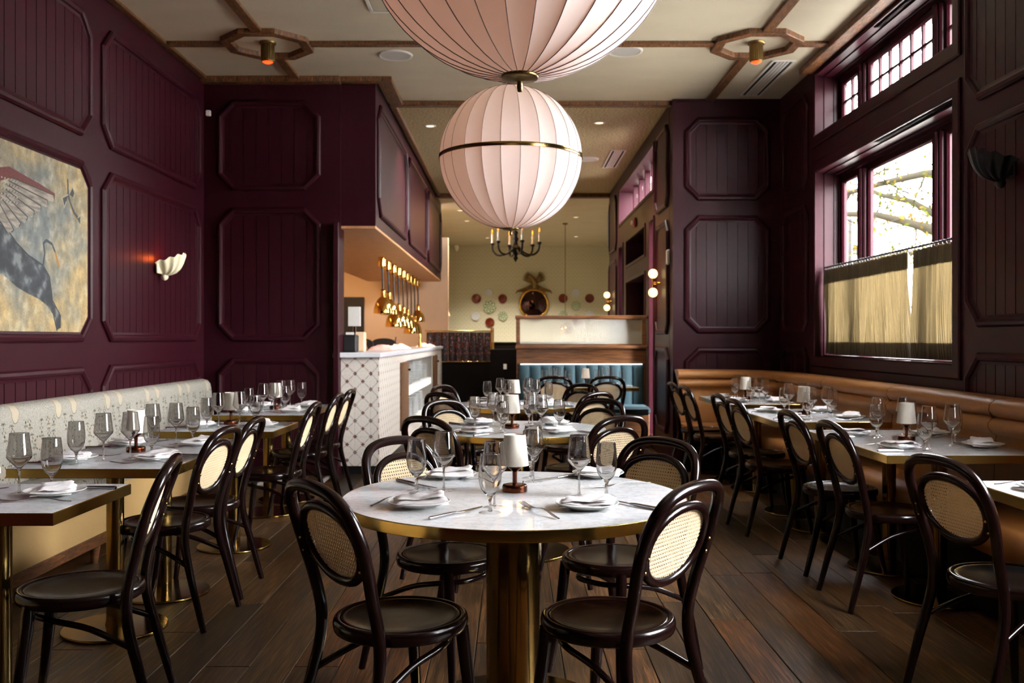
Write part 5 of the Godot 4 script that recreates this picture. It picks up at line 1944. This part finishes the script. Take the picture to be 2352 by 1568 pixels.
func build_rear() -> void:
	# booth with teal back, timber rail and reeded glass
	var t := thing("teal_booth", "booth bench with teal channelled back below walnut rail and reeded glass", "booth", V(0.845, 0, 11.45))
	var w := 1.58
	bx("base_panel", Vector3(0, 0.22, 0.2), Vector3(w, 0.42, 0.3), M["walnut"], t, 0.006)
	bx("seat_cushion", Vector3(0, 0.455, 0.28), Vector3(w - 0.02, 0.10, 0.5), M["teal"], t, 0.03)
	for k in 11:
		var s := Shape.new()
		var cw := (w - 0.06) / 11
		var rows := []
		for r in 2:
			var row := PackedVector3Array()
			for c in 9:
				var a := PI * c / 8.0
				row.append(Vector3(-w / 2 + 0.03 + cw * (k + 0.5) - cos(a) * cw * 0.49, 0.5 + 0.48 * r, 0.06 + 0.03 * sin(a)))
			rows.append(row)
		s.sheet(rows)
		s.box(Vector3(-w / 2 + 0.03 + cw * (k + 0.5), 0.965, 0.04), Vector3(cw * 0.97, 0.03, 0.08), 0.01)
		put("channel", s, M["teal"], t)
	bx("back_board", Vector3(0, 0.6, 0.0), Vector3(w, 1.2, 0.06), M["walnut"], t, 0.004)
	bx("top_board", Vector3(0, 1.085, 0.04), Vector3(w, 0.19, 0.03), M["walnut"], t, 0.004)
	bx("ledge", Vector3(0, 1.20, 0.03), Vector3(w + 0.03, 0.035, 0.16), M["walnut"], t, 0.006)
	for sx in [-1.0, 1.0]:
		bx("post", Vector3((w / 2 - 0.02) * sx, 1.38, 0.0), Vector3(0.05, 0.36, 0.06), M["walnut"], t, 0.004)
	bx("cap_rail", Vector3(0, 1.565, 0), Vector3(w + 0.03, 0.045, 0.10), M["walnut"], t, 0.006)
	bx("glass_sill", Vector3(0, 1.228, 0), Vector3(w - 0.1, 0.02, 0.05), M["walnut"], t, 0.003)
	var gs := Shape.new()
	var gr := []
	for r in 2:
		var row := PackedVector3Array()
		for c in 601:
			row.append(Vector3(-w / 2 + 0.045 + (w - 0.09) * c / 600.0, 1.238 + 0.305 * r, 0.004 * absf(sin(c * PI / 6.0))))
		gr.append(row)
	gs.sheet(gr)
	put("reeded_glass", gs, M["fluted"], t)
	# slim strip light under the top board that washes the teal
	bx("light_strip", Vector3(0, 0.992, 0.085), Vector3(w - 0.1, 0.01, 0.014), M["strip_glow"], t)
	var al := AreaLight3D.new()
	al.name = "strip_light"
	al.area_size = Vector2(w - 0.1, 0.02)
	al.light_color = Color(0.92, 0.96, 1.0)
	al.light_energy = 0.06
	al.area_range = 6
	al.shadow_enabled = true
	t.add_child(al)
	al.position = Vector3(0, 0.984, 0.105)
	al.rotation_degrees.x = -90
	# flowered booth with brass rail further back
	var b := thing("flowered_booth", "dark flower-patterned booth back with brass rail behind the counter end", "booth", V(-0.95, 0, 16.9))
	bx("base_panel", Vector3(0, 0.44, 0), Vector3(1.2, 0.88, 0.1), M["wainscot"], b, 0.005)
	bx("base_side", Vector3(0.57, 0.44, -0.4), Vector3(0.06, 0.88, 0.8), M["wainscot"], b, 0.005)
	for k in 9:
		var s := Shape.new()
		s.tube([Vector3(-0.53 + 0.13 * k, 0.9, 0.02), Vector3(-0.53 + 0.13 * k, 1.42, 0.02)], 0.064, 12)
		put("channel", s, M["flower_velvet"], b)
	for y in [1.44, 0.89]:
		var s := Shape.new()
		s.tube([Vector3(-0.62, y, 0.06), Vector3(0.60, y, 0.06)], 0.014, 8)
		put("rail", s, M["brass_shine"], b)
	for x in [0.575, 0.61]:
		var s := Shape.new()
		s.tube([Vector3(x, 0.88, 0.06), Vector3(x, 1.50, 0.06)], 0.016, 8)
		put("post", s, M["brass_shine"], b)
	var so := thing("wall_outlet", "small white outlet plate on the dark rear panelling", "outlet", V(-0.12, 0.82, 16.2))
	bx("plate", Vector3(0, 0, 0), Vector3(0.055, 0.09, 0.012), M["white_paint"], so, 0.003)
	structure(bx("wall_low_rear", V(-0.10, 0.56, 16.3), Vector3(0.55, 1.12, 0.16), M["wainscot"], null, 0.006))
	# round convex mirror crowned by a gilt eagle
	var m := thing("eagle_mirror", "round gilt mirror crowned with a carved eagle on the rear wall", "mirror", V(0.58, 2.23, 24.86))
	var s := Shape.new()
	var ring := []
	for k in 48:
		ring.append(Vector3(cos(TAU * k / 48) * 0.37, sin(TAU * k / 48) * 0.37, 0.03))
	s.tube(ring, 0.035, 10, true)
	put("gilt_frame", s, M["brass_shine"], m)
	s = Shape.new()
	s.lathe([[0.36, 0.0], [0.30, 0.02], [0.2, 0.045], [0.1, 0.06], [0.0, 0.065]], 40)
	var mg := put("mirror_glass", s, M["dark_mirror"], m)
	mg.rotation_degrees.x = 90
	for k in 16:
		s = Shape.new()
		s.lathe([[0.0, -0.016], [0.012, -0.010], [0.016, 0.0], [0.012, 0.01], [0.0, 0.016]], 8, Vector3(cos(TAU * k / 16) * 0.37, sin(TAU * k / 16) * 0.37, 0.065))
		put("bead", s, M["brass_shine"], m)
	s = Shape.new()
	s.tube(spline([Vector3(0, 0.40, 0.05), Vector3(0.02, 0.55, 0.07), Vector3(-0.03, 0.66, 0.08), Vector3(-0.10, 0.74, 0.09), Vector3(-0.15, 0.73, 0.1)], 4), [0.05, 0.055, 0.06, 0.064, 0.07, 0.07, 0.068, 0.064, 0.058, 0.052, 0.046, 0.042, 0.038, 0.034, 0.03, 0.022, 0.012], 8)
	for sx in [-1.0, 1.0]:
		for k in 6:
			var a := 0.35 + 0.2 * k
			s.tube(spline([Vector3(0.03 * sx, 0.58, 0.05), Vector3((0.08 + 0.07 * cos(a)) * sx, 0.55 + 0.10 * sin(a), 0.07), Vector3((0.12 + 0.20 * cos(a)) * sx, 0.54 + 0.33 * sin(a), 0.05)], 3), [0.024, 0.026, 0.027, 0.026, 0.022, 0.016, 0.006], 6)
	put("eagle", s, M["brass_dark"], m)
	s = Shape.new()
	for sx in [-1.0, 1.0]:
		for k in 5:
			var x := 0.06 + 0.075 * k
			s.tube(spline([Vector3(x * sx * 0.7, 0.40 - 0.02 * k, 0.04), Vector3((x + 0.05) * sx, 0.47 - 0.03 * k, 0.07), Vector3((x + 0.12) * sx, 0.41 - 0.035 * k, 0.04)], 3), [0.02, 0.026, 0.03, 0.028, 0.022, 0.014, 0.006], 6)
	put("foliage", s, M["brass_dark"], m)
	# dishes on the rear wall: x, y, radius, kind
	var pl := [[-0.95, 2.37, 0.125, 0], [-0.62, 2.53, 0.115, 2], [-0.25, 2.37, 0.12, 0], [-0.60, 2.15, 0.17, 1], [-0.97, 1.90, 0.115, 2], [-0.24, 1.91, 0.125, 1], [-0.59, 1.74, 0.125, 0], [1.36, 2.38, 0.12, 0], [1.70, 2.53, 0.115, 2], [2.07, 2.38, 0.12, 0], [1.71, 2.18, 0.125, 1], [1.37, 1.93, 0.125, 1], [1.72, 1.82, 0.12, 0], [2.07, 1.92, 0.13, 2]]
	for k in pl.size():
		var q = pl[k]
		var places := ["at the upper left", "at the very top", "at the upper right", "in the middle", "at the lower left", "at the lower right", "at the very bottom", "at the upper left", "at the very top", "at the upper right", "in the middle", "at the lower left", "at the very bottom", "at the lower right"]
		var dsh := thing("wall_plate", "%s wall plate %s of those %s of the mirror" % [["rust red", "green and cream", "grey-white"][q[3]], places[k], "left" if k < 7 else "right"], "wall plate", V(q[0], q[1], 24.88), 0, "plates hung on the rear wall")
		s = Shape.new()
		s.lathe([[q[2], 0.0], [q[2], 0.0], [q[2] * 0.98, 0.022], [q[2] * 0.66, 0.012], [q[2] * 0.6, 0.006], [0.0, 0.006]], 32)
		var o := put("dish", s, M["dish_%d" % q[3]], dsh)
		o.rotation_degrees.x = 90
		s = Shape.new()
		s.box(Vector3(0, 0, -0.006), Vector3(0.05, 0.05, 0.008))
		put("hanger", s, M["steel"], dsh)
	# chandelier with six candle arms
	var ch := thing("candle_chandelier", "dark bronze six-arm candle chandelier hanging behind the white globe", "chandelier", V(0.07, 2.80, 18.0))
	s = Shape.new()
	s.lathe([[0.0, -0.03], [0.02, 0.0], [0.05, 0.05], [0.03, 0.10], [0.08, 0.16], [0.115, 0.21], [0.10, 0.26], [0.05, 0.30], [0.035, 0.36], [0.06, 0.42], [0.03, 0.48], [0.05, 0.55], [0.02, 0.6], [0.012, 0.65], [0.012, CEIL - 2.80]], 20)
	put("stem", s, M["black_metal"], ch)
	for k in 6:
		var a := TAU * (k + 0.25) / 6
		var dv := Vector3(cos(a), 0, sin(a))
		s = Shape.new()
		s.tube(spline([dv * 0.08 + Vector3(0, 0.22, 0), dv * 0.22 + Vector3(0, 0.13, 0), dv * 0.36 + Vector3(0, 0.12, 0), dv * 0.45 + Vector3(0, 0.20, 0), dv * 0.47 + Vector3(0, 0.32, 0)], 4), 0.02, 8)
		s.lathe([[0.0, 0.30], [0.03, 0.31], [0.05, 0.34], [0.022, 0.36], [0.0, 0.36]], 12, dv * 0.47)
		var arm := put("arm", s, M["black_metal"], ch)
		s = Shape.new()
		s.lathe([[0.019, 0.355], [0.019, 0.355], [0.019, 0.54], [0.0, 0.545]], 10, dv * 0.47)
		put("candle", s, M["white_paint"], arm)
		s = Shape.new()
		s.lathe([[0.0, 0.542], [0.013, 0.555], [0.016, 0.58], [0.010, 0.61], [0.0, 0.635]], 8, dv * 0.47)
		put("flame_bulb", s, M["candle_glow"], arm)
	var cl := OmniLight3D.new()
	cl.name = "chandelier_light"
	cl.light_color = Color(1, 0.75, 0.45)
	cl.light_energy = 0.35
	cl.light_size = 0.3
	cl.omni_range = 20
	cl.omni_attenuation = 2.0
	cl.shadow_enabled = true
	ch.add_child(cl)
	cl.position = Vector3(0, 0.72, 0)
	# thin pendant cord at the right, its lamp behind the booth
	var pc := thing("pendant_lamp", "thin corded pendant hanging in front of the right hand wall plates", "pendant lamp", V(1.14, 0, 20.0))
	s = Shape.new()
	s.tube([Vector3(0, CEIL, 0), Vector3(0, 1.62, 0)], 0.008, 6)
	put("cord", s, M["brass_dark"], pc)
	s = Shape.new()
	s.lathe([[0.0, CEIL - 0.03], [0.05, CEIL - 0.03], [0.06, CEIL]], 14)
	put("canopy", s, M["brass_dark"], pc)
	s = Shape.new()
	s.lathe([[0.16, 1.42], [0.15, 1.5], [0.08, 1.6], [0.0, 1.63]], 20)
	put("shade", s, M["brass_shine"], pc)
	# security camera dome in the corner
	var cam := thing("camera_dome", "small white security camera under the rear ceiling", "camera", V(-1.47, 3.72, 24.6))
	s = Shape.new()
	s.lathe([[0.0, -0.12], [0.05, -0.09], [0.06, -0.04], [0.06, -0.04], [0.07, -0.03], [0.07, 0.05]], 14)
	put("dome", s, M["white_paint"], cam)
	# three shaded sconces on the rear left wall
	for k in 3:
		var d: float = [19.9, 20.9, 21.9][k]
		var sc := thing("shaded_sconce", "peach shaded brass wall sconce on the rear left wall, %s of three" % ["nearest", "middle", "furthest"][k], "wall lamp", V(-1.76, 1.72, d), 0, "peach shaded sconces")
		s = Shape.new()
		s.lathe([[0.11, 0.12], [0.11, 0.12], [0.065, 0.26], [0.06, 0.26], [0.105, 0.12]], 20, Vector3(0.2, 0, 0))
		put("lamp_shade", s, M["peach_glow"], sc)
		s = Shape.new()
		s.tube(spline([Vector3(0.0, 0.0, 0), Vector3(0.1, -0.02, 0), Vector3(0.2, 0.03, 0), Vector3(0.2, 0.14, 0)], 4), 0.01, 7)
		s.tube([Vector3(0.02, -0.5, 0), Vector3(0.02, 0.12, 0)], 0.014, 8)
		put("arm", s, M["brass_shine"], sc)
		var l := OmniLight3D.new()
		l.name = "sconce_light"
		l.light_color = Color(1, 0.7, 0.45)
		l.light_energy = 0.12
		l.light_size = 0.05
		l.omni_range = 12
		l.omni_attenuation = 2.0
		l.shadow_enabled = true
		sc.add_child(l)
		l.position = Vector3(0.2, 0.19, 0)
	# twin globe sconces on the passage wall
	for k in 2:
		var d: float = [10.4, 15.45][k]
		var sc := thing("globe_sconce", "brass wall sconce with two glowing globes, %s on the passage wall" % ["nearer" if k == 0 else "further"], "wall lamp", V(1.66, 1.92, d), 0, "twin globe sconces")
		s = Shape.new()
		s.tube([Vector3(0, 0, 0), Vector3(-0.09, 0, 0)], 0.014, 8)
		s.tube([Vector3(-0.09, -0.07, 0), Vector3(-0.09, 0.07, 0)], 0.012, 8)
		s.lathe([[0.0, 0.0], [0.05, 0.0], [0.05, 0.01], [0.0, 0.012]], 16)
		put("bracket", s, M["brass_shine"], sc)
		for sy in [-1.0, 1.0]:
			s = Shape.new()
			var pr := []
			for j in 13:
				var a := -PI / 2 + PI * j / 12
				pr.append([0.052 * cos(a), 0.052 * sin(a)])
			s.lathe(pr, 18, Vector3(-0.09, 0.105 * sy, 0))
			put("globe_bulb", s, M["globe_glow"], sc)
			var l := OmniLight3D.new()
			l.name = "globe_light"
			l.light_color = Color(1, 0.78, 0.5)
			l.light_energy = 0.16
			l.light_size = 0.05
			l.omni_range = 15
			l.omni_attenuation = 2.0
			l.shadow_enabled = true
			sc.add_child(l)
			l.position = Vector3(-0.09, 0.105 * sy, 0)
	# alarm horn and white wall box
	var ah := thing("alarm_strobe", "small red and white alarm strobe under the high passage windows", "alarm", V(1.645, 2.86, 12.55))
	bx("plate", Vector3(0, 0, 0), Vector3(0.03, 0.12, 0.18), M["alarm_red"], ah, 0.01)
	bx("lens", Vector3(-0.03, 0, 0), Vector3(0.04, 0.06, 0.08), M["white_paint"], ah, 0.01)
	var wb := thing("wall_box", "small white box fixed on the corner of the burgundy pier", "wall box", V(1.645, 2.16, 9.85))
	bx("case", Vector3(0, 0, 0), Vector3(0.035, 0.16, 0.10), M["white_paint"], wb, 0.01)
	var ws := thing("wall_sensor", "tiny white sensor high on the dark wall left of the pass", "sensor", V(-2.88, 3.44, 8.86))
	bx("case", Vector3(0, 0, 0), Vector3(0.045, 0.055, 0.03), M["white_paint"], ws, 0.006)


# ---------------------------------------------------------------- lamps

func globe_lamp(label: String, at: Vector3, r: float) -> void:
	var t := thing("globe_pendant", label, "pendant lamp", at, 0, "white gored globe pendants")
	var gores := 24
	var seg := TAU / gores
	var rows := []
	for i in 41:
		var a := -PI / 2 + 0.075 + (PI - 0.15) * i / 40.0
		var row := PackedVector3Array()
		for j in 5:
			var b := seg * (j / 4.0 - 0.5)
			# cloth pulled straight between the wires
			var rr := r * cos(a) * lerpf(1.0, cos(seg / 2) / cos(b), 0.9) * (1.0 - 0.012 * (1.0 - pow(absf(2.0 * b / seg), 2.0)))
			row.append(Vector3(rr * cos(b), r * sin(a), rr * sin(b)))
		rows.append(row)
	var s := Shape.new()
	s.sheet(rows)
	var gm := s.mesh()
	s = Shape.new()
	var pts := []
	for i in 33:
		var a := -PI / 2 + 0.075 + (PI - 0.15) * i / 32.0
		pts.append(Vector3(cos(a), sin(a), 0) * (r + 0.0012))
	s.tube(pts, 0.0014, 5)
	var wm := s.mesh()
	for k in gores:
		var o := put("fabric_gore", gm, M["globe_silk"], t)
		o.rotation.y = seg * k
		var w := put("rib_wire", wm, M["rib_wire"], t)
		w.rotation.y = seg * (k + 0.5)
	s = Shape.new()
	s.lathe([[r + 0.002, -0.012], [r + 0.002, -0.012], [r + 0.006, -0.011], [r + 0.006, 0.011], [r + 0.002, 0.012]], 96)
	put("equator_band", s, M["brass"], t)
	s = Shape.new()
	var y0 := -r * cos(0.075)
	s.lathe([[0.0, y0 - 0.045], [0.007, y0 - 0.043], [0.009, y0 - 0.03], [0.007, y0 - 0.016], [0.02, y0 - 0.012], [0.05, y0 - 0.008], [0.052, y0 - 0.002], [0.052, y0 + 0.004]], 32)
	put("bottom_cap", s, M["brass_dark"], t)
	s = Shape.new()
	s.lathe([[0.055, -y0 - 0.004], [0.05, -y0 + 0.008], [0.012, -y0 + 0.014], [0.011, -y0 + 0.02], [0.011, CEIL - at.y - 0.03], [0.06, CEIL - at.y - 0.025], [0.065, CEIL - at.y]], 24)
	put("stem", s, M["brass_dark"], t)
	for k in 4:
		var a := TAU * (k + 0.3) / 4
		s = Shape.new()
		s.lathe([[0.0, -0.05], [0.016, -0.04], [0.02, -0.015], [0.010, 0.012], [0.0, 0.02]], 10, Vector3(cos(a) * 0.14, 0.0, sin(a) * 0.14))
		put("bulb", s, M["bulb_glow"], t)
		var l := OmniLight3D.new()
		l.name = "globe_bulb_light"
		l.light_color = Color(1, 0.88, 0.76)
		l.light_energy = GLOBE
		l.light_size = 0.03
		l.omni_range = 12
		l.omni_attenuation = 2.0
		l.shadow_enabled = true
		t.add_child(l)
		l.position = Vector3(cos(a) * 0.14, -0.015, sin(a) * 0.14)


func shell_sconce(label: String, at: Vector3, turn: float, lit: bool, stuff := "plaster_shell") -> void:
	var t := thing("shell_sconce", label, "wall lamp", at, turn, "plaster shell sconces")
	# fluted half shell opening upward, local +x out of the wall
	var s := Shape.new()
	var rows := []
	for i in 15:
		var f := i / 14.0
		var row := PackedVector3Array()
		for j in 57:
			var g := j / 56.0
			var a := PI * g
			var rib := cos(g * TAU * 8.0) * f
			var lip := Vector3(0.20 * sin(a), 0.0 + 0.075 * pow(sin(a), 1.5), -0.135 * cos(a))
			var p := Vector3(0.018, -0.115, 0).lerp(lip, f)
			p.y += -0.045 * sin(PI * f) * sin(a) - 0.008 * rib
			p.x += 0.035 * sin(PI * f) * sin(a)
			p += Vector3(sin(a), 0, -cos(a)) * 0.004 * rib
			row.append(p)
		rows.append(row)
	s.sheet(rows)
	put("shell", s, M[stuff], t)
	s = Shape.new()
	s.lathe([[0.0, -0.03], [0.02, -0.022], [0.03, 0.0], [0.02, 0.022], [0.0, 0.03]], 14, Vector3(0.03, -0.118, 0))
	s.box(Vector3(0.01, -0.05, 0), Vector3(0.02, 0.09, 0.24), 0.006)
	put("back_plate", s, M[stuff], t)
	if lit:
		s = Shape.new()
		s.lathe([[0.0, -0.02], [0.018, -0.008], [0.018, 0.02], [0.0, 0.035]], 12, Vector3(0.07, 0.0, 0))
		put("bulb", s, M["amber_glow"], t)
		var l := OmniLight3D.new()
		l.name = "shell_light"
		l.light_color = Color(1, 0.42, 0.14)
		l.light_energy = 0.04
		l.light_size = 0.02
		l.omni_range = 6
		l.omni_attenuation = 2.0
		l.shadow_enabled = true
		t.add_child(l)
		l.position = Vector3(0.06, 0.03, 0)


# ---------------------------------------------------------------- all together

# windows of the right wall: first and last distance of each
const WINS := [[5.85, 8.50], [1.5, 3.5]]
# windows behind the camera: from the right wall along, sill, width, height
const REAR := []
const DOWN := 16.0
const KITCHEN := 4.0
const GLOBE := 0.02


func _ready() -> void:
	# camera
	var cam := Camera3D.new()
	cam.name = "camera"
	add_child(cam)
	cam.position = Vector3(0, 1.30, 0)
	var at := CameraAttributesPhysical.new()
	at.frustum_focal_length = 32.8
	at.frustum_focus_distance = 3.25
	at.exposure_aperture = 5.0
	cam.attributes = at
	cam.set_frustum(0.05 * 1568.0 / 2145.0, Vector2(0, -0.05 * 6.0 / 2145.0), 0.05, 200.0)
	cam.current = true
	# sky and exposure
	var we := WorldEnvironment.new()
	we.name = "environment"
	var env := Environment.new()
	env.background_mode = Environment.BG_SKY
	var sky := Sky.new()
	var sm := ProceduralSkyMaterial.new()
	sm.sky_top_color = Color(0.97, 0.98, 1.0)
	sm.sky_horizon_color = Color(1.0, 0.995, 0.98)
	sm.ground_bottom_color = Color(0.42, 0.41, 0.40)
	sm.ground_horizon_color = Color(0.55, 0.54, 0.53)
	sky.sky_material = sm
	env.sky = sky
	env.background_energy_multiplier = 98.0
	env.tonemap_mode = Environment.TONE_MAPPER_LINEAR
	env.tonemap_exposure = 1.0
	env.sdfgi_enabled = true
	env.ssao_enabled = true
	env.ssil_enabled = true
	we.environment = env
	add_child(we)
	# what glows
	glow("amber_glow", Color(1.0, 0.30, 0.10), 2.0)
	glow("warm_glow", Color(1.0, 0.90, 0.74), 2.5)
	glow("heat_glow", Color(1.0, 0.80, 0.45), 5.0)
	glow("strip_glow", Color(0.95, 0.98, 1.0), 3.0)
	glow("globe_glow", Color(1.0, 0.86, 0.58), 3.0)
	glow("candle_glow", Color(1.0, 0.62, 0.18), 2.0)
	glow("bulb_glow", Color(1.0, 0.82, 0.6), 6.0)
	var pg := glow("peach_glow", Color(1.0, 0.80, 0.62), 0.9)
	pg.albedo_color = c8(240, 200, 170)
	mat("salmon", c8(226, 176, 168), 0.8)
	mat("alarm_red", c8(150, 30, 30), 0.5)
	mat("dark_mirror", c8(70, 52, 54), 0.06, 1.0)
	make_materials()
	# the room
	build_floor()
	build_ceiling()
	build_walls()
	build_windows()
	build_outside()
	# large things
	globe_lamp("huge white gored globe pendant at the top of the picture", V(0.022, 2.487, 2.62), 0.452)
	globe_lamp("white gored globe pendant with brass band over the second table", V(-0.008, 2.443, 5.90), 0.448)
	build_left_bench()
	build_banquette()
	build_pass()
	build_rear()
	shell_sconce("cream plaster shell sconce with amber glow on the left wall", V(XL + 0.03, 1.93, 7.72), 0.0, true)
	shell_sconce("unlit dark shell sconce on the right wall panel at the picture edge", V(XR - 0.03, 2.28, 5.18), PI, false, "black_metal")
	make_small()
	build_chairs()
	build_tables()
